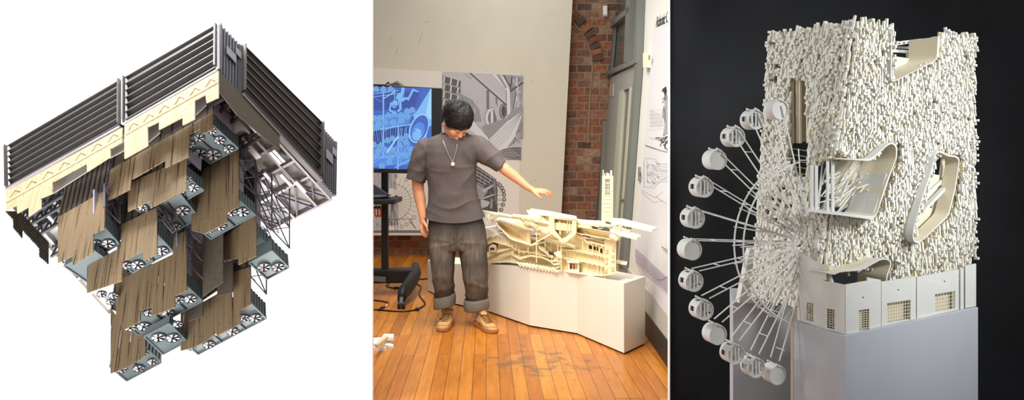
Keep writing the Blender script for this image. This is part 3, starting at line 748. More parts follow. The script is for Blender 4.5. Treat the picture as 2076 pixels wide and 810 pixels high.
# drawings on the right wall
M_sheet = mat('thin_paper', (204, 203, 206), .75)
def rsheet(c, off, label, th=.0015):
    mb = MB(); mb.prism([hr(x, y, off) for x, y in c], RWN*th); o = mb.build('wall_drawing', M_sheet); tag(o, label, 'drawing'); return o
a1 = rsheet([(1327, 44), (1392, 14), (1392, 316), (1339, 304), (1306, 292)], .010, 'upper paper drawing with black lettering and an ink tower, on the white wall')
a2 = rsheet([(1305, 298), (1392, 314), (1392, 500), (1298, 460)], .004, 'middle paper drawing of thin stepped lines, under the lettered sheet on the right wall')
a3 = rsheet([(1298, 455), (1392, 495), (1392, 690), (1320, 596), (1289, 530)], .008, 'lowest paper drawing with a purple curved bridge sketch, near the wall base')
p = Print(lambda x, y: hr(1190+x/3.12, y/3.12, .013), RWN*.00002)
rnd = random.Random(11)
p.line([(430, 125), (560, 60)], 1.5, 4)
p.fill([(480, 560), (500, 545), (505, 575), (500, 600), (492, 600), (480, 575), (470, 580)], 0)
for k in range(60):
    t_ = rnd.random(); x = 478+t_*60; y = 590+rnd.random()*170; p.line([(x, y), (x+rnd.uniform(-10, 18), y+rnd.uniform(10, 60))], rnd.uniform(1.5, 5), rnd.choice([0, 1, 2, 2]))
p.fill([(490, 640), (540, 620), (545, 820), (480, 860), (500, 740)], 3)
for k in range(28):
    x = 460+rnd.random()*70; y = 860+rnd.random()*60; p.line([(x, y), (x+rnd.uniform(-30, 30), y+rnd.uniform(-12, 40))], rnd.uniform(2, 6), rnd.choice([0, 0, 1]))
for k in range(12): p.line([(400+k*7, 690+k*3), (404+k*7, 800)], 1.2, 4)
for k in range(6): p.line([(395, 700+k*24), (480, 690+k*24)], 1.2, 4)
p.line([(395, 870), (540, 905)], 1.5, 2)
p.mb.build('print', GREY, a1)
p = Print(lambda x, y: hr(1190+x/3.12, 240+y/3.12, .008), RWN*.00002)
for pts in ([(365, 250), (430, 255), (445, 285), (520, 290)], [(360, 265), (360, 430), (420, 440), (460, 400), (540, 400)], [(370, 255), (385, 290), (440, 300), (470, 330), (540, 335)],
            [(380, 300), (380, 400), (430, 410)], [(340, 450), (430, 500), (480, 460)], [(390, 330), (440, 400)], [(380, 350), (430, 410)], [(400, 310), (450, 380)], [(395, 430), (540, 350)],
            [(430, 490), (540, 560)], [(340, 460), (420, 530), (480, 520)]): p.line(pts, 1.3, 2)
for k in range(26):
    x = 370+rnd.random()*75; y = 270+rnd.random()*130; p.line([(x, y), (x+14, y), (x+14, y+14)], 1.5, 3)
for k in range(6): p.line([(455, 300+k*16), (540, 310+k*17)], 1.3, 3)
p.mb.build('print', GREY, a2)
p = Print(lambda x, y: hr(1240+x/2.53, 440+y/2.53, .012), RWN*.00002)
MP = [mat('ink_purple', (128, 116, 128), .8), mat('ink_lilac', (186, 178, 190), .8), mat('ink_deep', (92, 84, 96), .8)]
p.fill([(122, 160), (160, 190), (220, 250), (310, 330), (310, 420), (250, 360), (170, 290), (130, 240), (120, 200)], 1)
for k in range(8):
    o_ = k*9; p.line([(122, 165+o_), (170, 205+o_), (230, 262+o_), (320, 350+o_)], 1.6, 0 if k % 2 else 2)
for k in range(16): p.line([(130+k*11, 178+k*10), (128+k*11, 232+k*11)], 1.4, 0)
p.line([(232, 318), (256, 322), (330, 285)], 3, 2); p.line([(256, 150), (330, 200)], 4, 0); p.line([(262, 165), (330, 215)], 2, 0)
p.mb.build('print', MP, a3)
# lettering on the top sheet
fc = bpy.data.curves.new('lettering', 'FONT'); fc.body = 'Robotic Oyst'; fc.size = .125; fc.extrude = .0005; fc.space_character = .9
to = bpy.data.objects.new('tmp_text', fc); COL.objects.link(to)
dg = bpy.context.evaluated_depsgraph_get(); tme = bpy.data.meshes.new_from_object(to.evaluated_get(dg))
xa = hr(1329.5, 56, .014); xb = hr(1358, 43, .014); dx_ = (xb-xa).normalized(); up_ = LEAN.normalized(); up_ = (up_-dx_*up_.dot(dx_)).normalized(); nn = dx_.cross(up_)
M4 = Matrix((dx_, up_, nn)).transposed()
mb = MB(); mb.add([xa+M4 @ v.co for v in tme.vertices], [list(q.vertices) for q in tme.polygons]); bpy.data.objects.remove(to)
lt_ = mb.build('lettering', GREY[0], a1); lt_['kind'] = 'stuff'
# ---- television on a wheeled stand --------------------------------------
TY = 6.6
M_blk = mat('black_plastic', (22, 22, 24), .35, spec=.4); M_blkm = mat('black_metal', (26, 26, 29), .5, .3, var=.2, scale=20)
tv = thing('television', P(745, 350, TY), 'large flat television showing a blue rendered picture, on the black wheeled stand', 'television')
T = lambda x, y, d=TY: P(x, y, d)
mb = MB(); mb.prism([T(590, 163), T(896, 178), T(893.5, 353), T(590, 346)], (0, .06, 0)); bevel(mb.build('bezel', M_blk, tv), .006)
mb = MB(); mb.prism([T(590, 166, TY-.004), T(783, 171, TY-.004), T(783, 175.5, TY-.004), T(590, 172, TY-.004)], (0, .03, 0)); mb.build('sound_bar', M_blk, tv)
blues = []
for n, c in (('deep', (58, 84, 170)), ('dark', (66, 104, 196)), ('mid', (84, 142, 232)), ('light', (126, 188, 250)), ('pale', (166, 216, 255)), ('shade', (44, 62, 134))):
    m = mat('screen_'+n, c, .3, emit=c, estr=.92); m.node_tree.nodes['Principled BSDF'].inputs['Base Color'].default_value = (0.01, .01, .01, 1); blues.append(m)
p = Print(lambda x, y: P(755+x/4.05, 160+y/4.05, TY-.003), V((0, -.00002, 0)))
p.fill([(-640, 40), (486, 77), (486, 745), (-640, 720)], 1)
p.fill([(-640, 60), (380, 110), (350, 240), (-640, 300)], 0)
for k in range(8): p.line([(-400, 60+k*24), (400, 100+k*17)], 3, 5)
p.fill([(0, 300), (330, 270), (300, 360), (100, 420), (-300, 470), (-300, 320)], 2)
p.fill([(-300, 460), (290, 385), (300, 470), (230, 520), (-300, 560)], 5)
for k in range(14): p.line([(10+k*20, 400), (30+k*17, 520)], 4, (2, 3)[k % 2])
p.fill([(-300, 600), (300, 540), (330, 700), (-300, 735)], 2)
for a, b, w, s in (((-300, 470), (335, 368), 12, 3), ((90, 60), (90, 640), 12, 3), ((212, 375), (210, 742), 11, 3), ((182, 75), (182, 190), 6, 3), ((-200, 150), (215, 95), 7, 3), ((-200, 175), (215, 118), 4, 4), ((85, 165), (190, 100), 7, 4), ((280, 375), (275, 560), 9, 2),
                   ((100, 425), (345, 285), 5, 3), ((-300, 700), (205, 625), 9, 3), ((185, 728), (330, 650), 10, 3), ((0, 150), (85, 190), 5, 2), ((5, 690), (200, 560), 4, 3), ((220, 650), (310, 530), 6, 3), ((240, 400), (235, 700), 4, 3)):
    p.line([a, b], w, s)
def dome(x, y, r):
    p.fill([(x-r*.9, y+r*.8), (x+r*.9, y+r*.8), (x+r, y+r*.3), (x+r*.7, y-r*.5), (x+r*.2, y-r), (x-r*.2, y-r), (x-r*.7, y-r*.5), (x-r, y+r*.3)], 3)
    for j, (n, yy) in enumerate(((2, -.62), (3, -.2), (4, .25), (4, .6))):
        for i in range(n):
            xx = (i-(n-1)/2)*.48*(1 if j > 1 else .9); p.fill(p.circ(x+xx*r, y+yy*r, r*.13, r*.14, n=6), 5)
for x, y in ((-60, 85), (-120, 90), (30, 85), (90, 85), (150, 85), (-40, 320), (-100, 330), (-160, 300), (130, 300), (180, 290), (235, 300), (285, 265), (328, 255), (280, 312), (235, 345), (65, 325), (15, 325), (105, 358), (170, 360), (50, 372), (35, 398), (-60, 400), (-120, 540), (-50, 560), (15, 540), (70, 545), (125, 505),
             (165, 490), (235, 490), (280, 470), (225, 545), (280, 520), (165, 585), (100, 578), (50, 590), (-30, 620), (-100, 620), (40, 630), (150, 640), (210, 618), (275, 628), (320, 575), (320, 610), (140, 682), (80, 712), (-40, 700)):
    dome(x, y, 27)
p.line([(120, 605), (212, 470)], 14, 4)
p.fill([(478, 82), (486, 82), (486, 380), (460, 400), (440, 500), (335, 300), (375, 250)], 3); p.fill([(478, 82), (486, 82), (486, 330), (470, 330), (440, 290)], 4)
p.fill(p.circ(384, 405, 74, 124, .38, 30), 4); p.fill(p.circ(386, 405, 66, 114, .38, 30), 1); p.fill(p.circ(376, 430, 50, 78, .38, 24), 2); p.fill(p.circ(368, 462, 36, 46, .38, 24), 3)
p.line([(350, 408), (400, 425)], 6, 4); p.line([(372, 400), (388, 430)], 3, 4)
# climbing mannequin
for pts in (p.circ(228, 138, 42, 22, -.7, 14), p.circ(185, 205, 24, 34, .2, 14), [(150, 190), (165, 195), (150, 250), (190, 275), (180, 285), (135, 260)], [(205, 160), (240, 165), (242, 250), (215, 275), (205, 262), (222, 240)],
            [(235, 120), (275, 165), (255, 190), (222, 165)], [(265, 165), (300, 180), (345, 90), (330, 80), (295, 150), (260, 150)], [(335, 78), (385, 105), (378, 112), (335, 96)], [(240, 70), (268, 72), (262, 120), (236, 118)]):
    p.fill(pts, 3)
p.line([(255, 125), (250, 160)], 3, 5); p.line([(170, 215), (200, 225)], 8, 1); p.line([(205, 165), (225, 200), (220, 250)], 3, 1); p.line([(272, 178), (300, 170)], 3, 5)
p.mb.build('screen', blues, tv)

st = thing('television_stand', fl(780, 580), 'black wheeled television stand with a laptop shelf and a long curved foot', 'stand')
mb = MB(); mb.box(((780.5-CX)/F*6.78, 6.78, .62), (.058, .06, 1.0)); mb.build('column', M_blkm, st)
mb = MB(); mb.box(((744-CX)/F*6.78, 6.78, .70), (.058, .06, .85)); mb.build('column', M_blkm, st)
mb = MB(); mb.bar((-2.1, 6.80, .16), ((838-CX)/F*6.8, 6.80, .175), .12, .13); bevel(mb.build('base_beam', M_blkm, st), .02, 3)
mb = MB(); mb.bar(P(700, 560, 6.7), P(782, 566, 6.7), .02, .045); mb.build('cable_tray', mat('tray_grey', (96, 92, 92), .5), st)
# curved foot
rg = []
for t_, (x, y, d, w, h) in enumerate(((814, 603, 6.22, .034, .058), (816, 594, 6.30, .040, .07), (826, 582, 6.45, .05, .07), (836, 567, 6.65, .055, .068), (842, 553, 6.85, .055, .06), (842, 541, 7.05, .04, .05))):
    c = P(x, y, d); rg.append([c+V((w*cos(a)*1.0, w*.2*sin(a), h*sin(a))) for a in [2*pi*k/14 for k in range(14)]])
mb = MB(); mb.loft(rg); mb.build('foot', M_blkm, st, smooth=True)
def caster(x, y, d):
    c = fl(x, y); w = MB(); o_ = thing
    mb = MB()
    for s in (-1, 1): mb.tube([c+V((s*.008, 0, .032)), c+V((s*.030, 0, .032))], .032, 16)
    o = mb.build('caster', M_blk, st)
    mb = MB(); mb.tube([c+V((-.012, 0, .032)), c+V((.012, 0, .032))], .012, 8); mb.bar(c+V((0, .0, .04)), c+V((0, .02, .09)), .03, .05); mb.build('fork', mat('fork_grey', (110, 110, 112), .4, .6), o)
caster(814, 625, 6.2)
mb = MB(); mb.prism([P(690, 405, 6.35), P(800, 403, 6.35), P(816, 397.5, 6.75), P(690, 399, 6.75)], (0, 0, -.045)); bevel(mb.build('shelf', M_blkm, st), .01)
mb = MB(); mb.bar(P(806, 398, 6.7), P(785, 410, 6.7), .02, .03); mb.build('shelf_bracket', M_blkm, st)
lp = thing('laptop_case', P(735, 402, 6.5), 'dark navy folded case lying on the stand shelf under the screen', 'case')
mb = MB(); mb.loft([[P(x, y, d) for x, y in ((690, 401), (792, 396), (775, 384), (757, 372), (690, 370))] for d in (6.68, 6.45)]); bevel(mb.build('cover', mat('navy_fabric', (36, 40, 58), .6, bump=.3, bscale=30), lp), .01, 3)
mb = MB(); mb.prism([P(690, 402.5, 6.42), P(782, 398, 6.42), P(793, 396, 6.6), P(690, 396, 6.6)], (0, 0, .012)); mb.build('lining', mat('lining_grey', (96, 98, 104), .6), lp)
cb_ = thing('orange_clips', P(766, 420, 6.6), 'orange and black cable clips hanging under the stand shelf', 'cable')
for k, x in enumerate((763, 769)):
    mb = MB(); mb.tube(catmull([P(x, 415, 6.6), P(x-3, 425, 6.6), P(x-2, 436, 6.6), P(x+2, 438, 6.6), P(x+3, 428, 6.6), P(x+1, 418, 6.6)]), .007, 6); mb.build('clip', mat('orange_plastic', (216, 84, 40), .5), cb_, smooth=True)
mb = MB(); mb.bar(P(758, 420, 6.6), P(773, 420, 6.6), .03, .02); mb.build('hook', M_blk, cb_)
# cables on the floor
def cable(pts, label, r=.0065):
    mb = MB(); mb.tube(catmull([fl(x, y, r) for x, y in pts], 8), r, 6); return tag(mb.build('floor_cable', M_blk, smooth=True), label, 'cable')
cable([(868, 564), (848, 566), (838, 571), (853, 580), (850, 595), (856, 606), (862, 616), (846, 626), (825, 630), (795, 630), (762, 627), (735, 629)], 'long black cable winding around the stand foot to the left')
cable([(829, 577), (822, 581), (803, 584), (784, 579), (789, 573)], 'short black cable looping in front of the stand beam')
c_ = cable([(740, 604), (760, 608), (780, 611), (788, 615), (783, 620), (770, 627)], 'black cable with a pink banded plug in front of the wheel')
mb = MB(); mb.tube([fl(785.5, 617, .009), fl(781.5, 621, .009)], .011, 8); mb.build('band', mat('pink_band', (232, 170, 160), .5), c_)
mb = MB(); mb.tube([fl(775, 623, .01), fl(768, 628, .01)], [.013, .009], 8); mb.build('plug', M_blk, c_)
mb = MB(); mb.ell(fl(846, 626, .016), (.02, .015, .014)); o = mb.build('cable_adapter', M_blk, smooth=True); tag(o, 'small round black adapter on the long floor cable', 'adapter')
mb = MB(); mb.box(fl(804, 583, .012), (.05, .02, .024)); o = mb.build('cable_adapter', M_blk); tag(o, 'small flat black adapter on the short looping cable', 'adapter'); bevel(o, .006)
# white sticks on the floor
M_foam = mat('foam_white', (246, 242, 232), .7); M_foamt = mat('foam_tan', (226, 198, 150), .7)
for k, (pts, z, m, lb) in enumerate((([(0, 772), (100, 776), (104, 762), (88, 752), (0, 745)], 0, M_foam, 'white stick with a rounded end, lowest of the pile on the floor'),
                             ([(52, 745), (150, 763), (160, 752), (140, 740), (62, 733)], 0, M_foam, 'flat white stick ending in a slanted tip, right of the floor pile'),
                             ([(52, 722), (146, 738), (150, 706), (80, 704)], .0, M_foam, 'wide white block in the middle of the floor pile'),
                             ([(0, 742), (30, 742), (72, 700), (50, 694), (0, 700)], .021, M_foam, 'white stick at the left frame edge of the floor pile'),
                             ([(45, 728), (88, 668), (160, 670), (158, 696), (104, 696), (70, 740)], .042, M_foam, 'bent white stick lying on top of the floor pile'),
                             ([(18, 748), (40, 752), (118, 688), (96, 684)], .064, M_foamt, 'thin tan stick crossing the top of the floor pile'))):
    mb = MB(); mb.prism([fl(755+x/3.68, 500+y/3.68, z) for x, y in pts], (0, 0, .02)); o = mb.build('model_stick', m); tag(o, lb, 'stick', 'white model sticks piled on the floor')
# ================================================================ the person
from mathutils import noise
PD = 5.66
def Q(px, py, dd=0): return P(px, py, PD+dd)
K_ = PD/F
per = thing('person', fl(945, 655), 'person in charcoal t-shirt and faded black jeans, looking down, one arm over the white model', 'person')
M_skin = mat('skin', (214, 150, 112), .5, var=.03, scale=12, spec=.35)
M_lip = mat('lips', (192, 116, 94), .45)
M_hair = mat('black_hair', (26, 22, 21), .48, spec=.35, var=.3, scale=40)
M_shirt = mat('charcoal_cotton', (92, 84, 82), .9, var=.05, scale=14, bump=.15, bscale=300, spec=.2)

# --- head in its own frame (face towards -Y), then turned down and to the side
HC = Q(924, 250, -.07)
RH = Matrix.Rotation(radians(40), 3, 'Z') @ Matrix.Rotation(radians(4), 3, 'Y') @ Matrix.Rotation(radians(40), 3, 'X')
HS = 1.13
def h(x, y, z): return HC+RH @ V((x, y, z))*HS
b = MB()
def E_(x, y, z, r): b.ell(h(x, y, z), [t*HS for t in r], RH, 18, 12)
E_(0, .012, .035, (.076, .093, .088)); E_(0, -.035, -.015, (.062, .058, .078)); E_(0, -.045, -.072, (.040, .042, .034)); E_(0, -.01, -.05, (.056, .06, .05))
E_(.035, -.062, -.028, (.026, .026, .028)); E_(-.035, -.062, -.028, (.026, .026, .028)); E_(0, -.072, .03, (.052, .022, .02))
b.cap(h(0, -.086, .008), h(0, -.107, -.028), .0075*HS, .010*HS); E_(.010, -.098, -.031, (.0075, .010, .0065)); E_(-.010, -.098, -.031, (.0075, .010, .0065))
E_(0, -.090, -.056, (.022, .012, .006)); E_(0, -.088, -.066, (.019, .012, .007)); E_(0, -.078, -.092, (.018, .014, .013))
for s in (-1, 1): E_(.030*s, -.083, .000, (.015, .011, .009)); E_(.078*s, .012, -.012, (.009, .02, .032))
# neck and torso under the shirt
nb = Q(921, 284, .03)
b.cap(h(0, .03, -.05), nb, .056, .060); b.cap(nb, Q(921, 300, .03), .06, .08); b.cap(Q(905, 300, .02), Q(940, 300, .02), .075, .075)
b.cap(Q(920, 305, .02), Q(922, 430, .02), .10, .11)
# arms
def chain(pts):
    for (p, r), (q, s) in zip(pts, pts[1:]): b.cap(p, q, r, s, 14)
chain([(Q(865, 300, .02), .055), (Q(846, 352, .03), .050), (Q(848, 385, .03), .045), (Q(852, 405, .015), .0435), (Q(857, 440, -.03), .029), (Q(858, 449, -.035), .0275)])
b.cap(Q(865, 300, .02), Q(910, 300, .02), .06, .07); b.cap(Q(968, 298, .02), Q(930, 300, .02), .06, .07)
chain([(Q(970, 296, .02), .055), (Q(1008, 330, -.05), .047), (Q(1028, 346, -.09), .043), (Q(1044, 358, -.11), .040), (Q(1070, 379, -.16), .026), (Q(1079, 384, -.175), .0235)])
# his left hand, reaching: index finger nearest to the camera
kn = [((1098, 391, -.245), (1106, 391.5, -.262), (1111, 395.5, -.268), (1112.5, 400, -.268), .0092), ((1101, 387.5, -.222), (1110.5, 389.5, -.234), (1116, 395, -.238), (1117.5, 400.5, -.236), .0095),
      ((1101, 385, -.198), (1110, 386, -.205), (1116.5, 390.5, -.207), (1119, 396, -.205), .009), ((1098, 383.5, -.177), (1105.5, 384.5, -.180), (1110.5, 387.5, -.182), (1112.5, 391, -.181), .008)]
for i, (k, m1, m2, tp_, r) in enumerate(kn):
    b.cap(Q(1079, 384.5, -.178-.006*(3-i)), Q(*k), .0165, r*1.25); b.cap(Q(*k), Q(*m1), r*1.12, r); b.cap(Q(*m1), Q(*m2), r, r*.92); b.cap(Q(*m2), Q(*tp_), r*.92, r*.75)
b.cap(Q(1080, 386.5, -.20), Q(1087, 393.5, -.245), .016, .0125); b.cap(Q(1087, 393.5, -.245), Q(1093, 399, -.262), .0115, .0095); b.cap(Q(1093, 399, -.262), Q(1098, 402.5, -.268), .0095, .0075)
# his right hand, hanging
for i, (dx, dd) in enumerate(((-4.5, -.062), (-1.5, -.05), (2.0, -.04), (4.5, -.03))):
    w0 = Q(858+dx*.4, 450, -.04); k = Q(858.5+dx, 463.5+(i == 3)*-1, dd); m1 = Q(860+dx, 471, dd-.010+.004*i); m2 = Q(862.2+dx*.9, 476.5, dd-.006); tp_ = Q(864+dx*.8, 480.5-(i in (0, 3))*1.5, dd+.004)
    b.cap(w0, k, .0165, .0115); b.cap(k, m1, .0105, .0095); b.cap(m1, m2, .0095, .0088); b.cap(m2, tp_, .0088, .0072)
b.cap(Q(860, 451, -.06), Q(865, 459, -.085), .015, .011); b.cap(Q(865, 459, -.085), Q(867, 468, -.085), .0105, .008)
# hips, legs, ankles under the clothes
b.cap(Q(905, 450, .02), Q(945, 450, .02), .10, .10)
b.cap(Q(900, 455, .02), Q(900, 530, .0), .08, .06); b.cap(Q(900, 530, 0), Q(906, 628, .06), .06, .036)
b.cap(Q(952, 455, .02), Q(962, 530, .0), .08, .06); b.cap(Q(962, 530, 0), Q(972, 632, .04), .06, .036)
vs, fs, ns = remeshed(b, .0052, 3)
# small facial relief and material zones
lipc = [h(0, -.096, -.0615)]
mi = []
for f in fs:
    c = V((0, 0, 0))
    for i in f: c += vs[i]
    c /= len(f); l = RH.inverted() @ (c-HC)/HS
    mi.append(1 if (abs(l.x) < .023 and l.y < -.088 and -.071 < l.z < -.052) else 0)
bb = MB(); bb.v = vs; bb.f = fs; bb.m = mi
body = bb.build('body', [M_skin, M_lip], per, smooth=True)
for s in (-1, 1):
    e = MB(); e.tube([h(s*(.016+.006*k), -.0935+abs(k-2.0)*.0018, -.003-.0012*sin(k)) for k in range(5)], .0022, 6); e.build('eyelashes', M_hair, body, smooth=True)
    e = MB(); e.tube([h(s*(.012+.010*k), -.0955+.0028*k*k*.5, .024+.004*sin(k*.9)) for k in range(5)], [.002, .0035, .0038, .003, .0015], 6); e.build('eyebrow', M_hair, body, smooth=True)

# --- hair: cap plus combed locks from a parting
hb_ = MB()
hb_.ell(h(0, .022, .048), (.092*HS, .104*HS, .098*HS), RH, 24, 16); hb_.ell(h(.01, .06, .0), (.084*HS, .068*HS, .085*HS), RH, 20, 12)
rnd = random.Random(5)
for k in range(620):
    side = -1 if rnd.random() < .58 else 1
    t0 = rnd.uniform(-.95, .95)       # along the parting, front to back
    psi = t0*1.25                     # angle about X from the crown; front is negative y
    start = V((.014, .02+.098*sin(psi), .048+.10*cos(psi)))
    spread = rnd.uniform(-.35, .35)+(-.45 if t0 < -.2 else .15 if t0 > .5 else -.1)
    fringe = k % 5 < 2
    if fringe: t0 = rnd.uniform(-.95, -.05); psi = t0*1.1; start = V((.014+rnd.uniform(-.02, .02), .02+.098*sin(psi), .048+.10*cos(psi)))
    Lh = rnd.uniform(1.15, 1.9) if t0 > -.3 else rnd.uniform(1.4, 2.0)
    lift = rnd.uniform(1.0, 1.10); pts = []; c0 = V((0, .022, .045)); R0 = V((.094, .108, .102))
    d = V(((start.x-c0.x)/R0.x, (start.y-c0.y)/R0.y, (start.z-c0.z)/R0.z)).normalized()
    tdir = V((side, spread*1.6, 0)) if not fringe else V((rnd.uniform(-1.1, .75), -1, 0)); tdir = (tdir-d*tdir.dot(d)).normalized(); curl = rnd.uniform(-.25, .25)
    for j in range(9):
        a = Lh*j/8; q = d*cos(a)+tdir*sin(a); w = 1.0+(lift-1)*sin(min(1, j/5)*pi/2)+.03*sin(j*1.1+k)
        if j > 5: w += .012*(j-5)*rnd.random()
        q = V((q.x*R0.x*w, (q.y+curl*.03*j)*R0.y*w, q.z*R0.z*w))
        pts.append(h(*(c0+q)))
    loc_ = [RH.inverted() @ (p_-HC)/HS for p_ in pts]
    cut = 9
    for j, l in enumerate(loc_):      # keep the face free below the fringe
        if l.y < -.035 and l.z < (.004 if l.x > 0 else -.016)+.022*rnd.random() and abs(l.x) < .07: cut = max(3, j); break
        if l.z < -.055-.02*rnd.random() and l.y < .03: cut = max(3, j); break
    pts = pts[:cut]; n_ = len(pts)
    hb_.tube(pts, [.0056*(1-(j/(n_-1))**2.2*.85) for j in range(n_)], 5)
hb_.build('hair', M_hair, per, smooth=True)

# --- t-shirt ---------------------------------------------------------------
s = MB()
def ring(cy, x0, x1, dep, sag=0, dd=0, n=28):
    cx = (x0+x1)/2; w = (x1-x0)/2*K_; out = []
    for k in range(n):
        a = 2*pi*k/n; ca, sa = cos(a), sin(a)
        ex = abs(ca)**.85*(1 if ca > 0 else -1); ey = abs(sa)**.85*(1 if sa > 0 else -1)
        out.append(Q(cx, cy+sag*(1-abs(ca)**2)*(1 if sa < 0 else .2), dd)+V((ex*w, ey*dep, 0)))
    return out
s.loft([ring(452, 858, 988, .134, 14), ring(440, 860, 985, .134, 13), ring(424, 864, 977, .130, 7), ring(405, 868, 970, .128, 2), ring(380, 868, 966, .125), ring(355, 865, 966, .13), ring(330, 861, 967, .135), ring(308, 858, 973, .135),
        ring(292, 860, 978, .125), ring(281, 868, 970, .108), ring(276, 878, 962, .09), ring(272, 887, 955, .078, 0, .02)])
def sl(c, dx, dy, dep, n=20):      # oval ring spanned by a px vector and depth
    return [c+V((dx*K_*cos(a), 0, -dy*K_*cos(a)))+V((0, dep*sin(a), 0)) for a in [2*pi*k/n for k in range(n)]]
s.loft([sl(Q(882, 297, .01), 17, 17, .085), sl(Q(868, 300, .01), 20, 16, .088), sl(Q(855, 318, .015), 21, 8, .086), sl(Q(848, 342, .02), 21.5, 3, .082), sl(Q(842, 366, .025), 19.5, 5.5, .078)])
s.loft([sl(Q(950, 296, .01), 0, 22, .085), sl(Q(968, 300, 0), -8, 25, .09), sl(Q(984, 309, -.02), -10, 22, .084), sl(Q(1002, 323, -.04), -10, 17, .078), sl(Q(1017, 337, -.065), -9.5, 12, .07)])
vs, fs, ns = remeshed(s, .0068, 3)
def sm(x): return max(0, min(1, x))
def gauss(x, w): return math.exp(-(x/w)**2)
def rdg(x): return (1-abs(sin(x)))**1.4
def hem(px): return lerp(440, 438, sm((px-862)/120))+13*max(0, 1-((px-922)/62)**2)**.8
out = []
for v, n_ in zip(vs, ns):
    px = v.x/v.y*F+CX; py = HZ-(v.z-EYE)/v.y*F
    d = 0
    fr_ = sm((.15-(v.y-PD))/.15)
    # bunching near the waist, arcs sagging between the hips
    wv = sm((py-385)/30)*sm((440-py)/10)
    wv *= .35+.65*sm((36-abs(px-930))/30)
    d += .010*wv*(rdg((py-420)*.12+((px-925)/24)**2*.45+noise.noise(V((px*.03, py*.03, 1)))*1.6)-.3)
    # diagonal pulls from the raised arm's armpit
    r_ = (px-966)*.5+(py-345)*.86
    ang = atan2(py-338, 968-px); dist = sqrt((px-968)**2+(py-338)**2)
    d += .008*gauss(dist-45, 38)*(rdg(ang*3.6+noise.noise(V((px*.02, py*.02, 5)))*.9)-.3)
    ang2 = atan2(py-345, px-866); dist2 = sqrt((px-866)**2+(py-345)**2)
    d += .004*gauss(dist2-30, 34)*(rdg(ang2*3+noise.noise(V((px*.03, py*.03, 8)))*1.2)-.3)
    # sleeves
    if px < 866 and py > 300: d += .0022*sin((py-300)*.22+px*.16)
    if px > 972: d += .0024*sin((px-972)*.18-(py-300)*.16)
    d += .005*noise.noise(V((v.x*7, v.y*7, v.z*7)))+.003*noise.noise(V((v.x*16, v.y*16, v.z*12)))
    w_ = v+n_*d; hy = hem(px); pz = HZ-(w_.z-EYE)/w_.y*F
    if pz > hy: w_.z = EYE+(HZ-hy)/F*w_.y
    out.append(w_)
bb = MB(); bb.v = out; bb.f = fs; bb.m = [0]*len(fs); shirt = bb.build('t_shirt', M_shirt, per, smooth=True)
# neckband and hem bands
mb = MB(); cpts = []
for k in range(24):
    a = 2*pi*k/24; cpts.append(Q(921, 273, -.0)+V((.108*cos(a), .088*sin(a)-.012, .018*sin(a)*1.0+(-.042 if sin(a) < 0 else 0)*abs(sin(a)))))
mb.tube(cpts, .009, 8, closed=True); mb.build('neckband', M_shirt, shirt, smooth=True)
# --- jeans -------------------------------------------------------------------
def jeans_mat():
    m = bpy.data.materials.new('washed_black_denim'); m.use_nodes = True; nt = m.node_tree; b_ = nt.nodes['Principled BSDF']; L = nt.links.new
    tc = N(nt, 'ShaderNodeTexCoord'); n1 = N(nt, 'ShaderNodeTexNoise'); n1.inputs['Scale'].default_value = 3.2; n1.inputs['Detail'].default_value = 3; L(tc.outputs['Object'], n1.inputs['Vector'])
    mp = N(nt, 'ShaderNodeMapping'); mp.inputs['Scale'].default_value = (22, 22, 5); L(tc.outputs['Object'], mp.inputs[0])
    n2 = N(nt, 'ShaderNodeTexNoise'); n2.inputs['Scale'].default_value = 2; n2.inputs['Detail'].default_value = 2; n2.inputs['Roughness'].default_value = .4; L(mp.outputs[0], n2.inputs['Vector'])
    acc = None
    for c in (Q(895, 500, -.1), Q(955, 500, -.1), Q(896, 560, -.1), Q(962, 570, -.1)):    # faded thighs and knees
        d_ = N(nt, 'ShaderNodeVectorMath', operation='DISTANCE'); L(tc.outputs['Object'], d_.inputs[0]); q = c-WL(per); d_.inputs[1].default_value = q
        r_ = N(nt, 'ShaderNodeMapRange', i_1=.03, i_2=.19, i_3=1, i_4=0); L(d_.outputs['Value'], r_.inputs[0])
        if acc is None: acc = r_
        else:
            a_ = N(nt, 'ShaderNodeMath', operation='MAXIMUM'); L(acc.outputs[0], a_.inputs[0]); L(r_.outputs[0], a_.inputs[1]); acc = a_
    mu = N(nt, 'ShaderNodeMath', operation='MULTIPLY'); L(acc.outputs[0], mu.inputs[0]); L(n2.outputs['Fac'], mu.inputs[1])
    ad = N(nt, 'ShaderNodeMath', operation='MULTIPLY_ADD', i_1=.35); L(n1.outputs['Fac'], ad.inputs[0]); L(mu.outputs[0], ad.inputs[2])
    ra = N(nt, 'ShaderNodeValToRGB'); e = ra.color_ramp.elements; e[0].position = .15; e[0].color = lin((60, 57, 57))+(1,); e[1].position = 1.0; e[1].color = lin((128, 119, 106))+(1,)
    L(ad.outputs[0], ra.inputs[0]); L(ra.outputs[0], b_.inputs['Base Color']); b_.inputs['Roughness'].default_value = .9; b_.inputs['Specular IOR Level'].default_value = .2
    return m
M_jean = jeans_mat(); M_jeanl = mat('denim_inside', (124, 119, 110), .9, var=.12, scale=60, spec=.2)
s = MB()
s.loft([ring(432, 872, 975, .11), ring(458, 867, 984, .12), ring(478, 868, 987, .125), ring(497, 870, 987, .12), ring(505, 873, 985, .11)])
def leg(r): s.loft([ring(y, x0, x1, d_, 0, dd, 22) for y, x0, x1, d_, dd in r])
leg([(480, 868, 925, .11, .01), (500, 869, 925, .108, .0), (530, 872, 922, .10, -.02), (560, 876, 920, .092, -.025), (590, 880, 921, .086, .01), (612, 882, 921, .080, .035)])
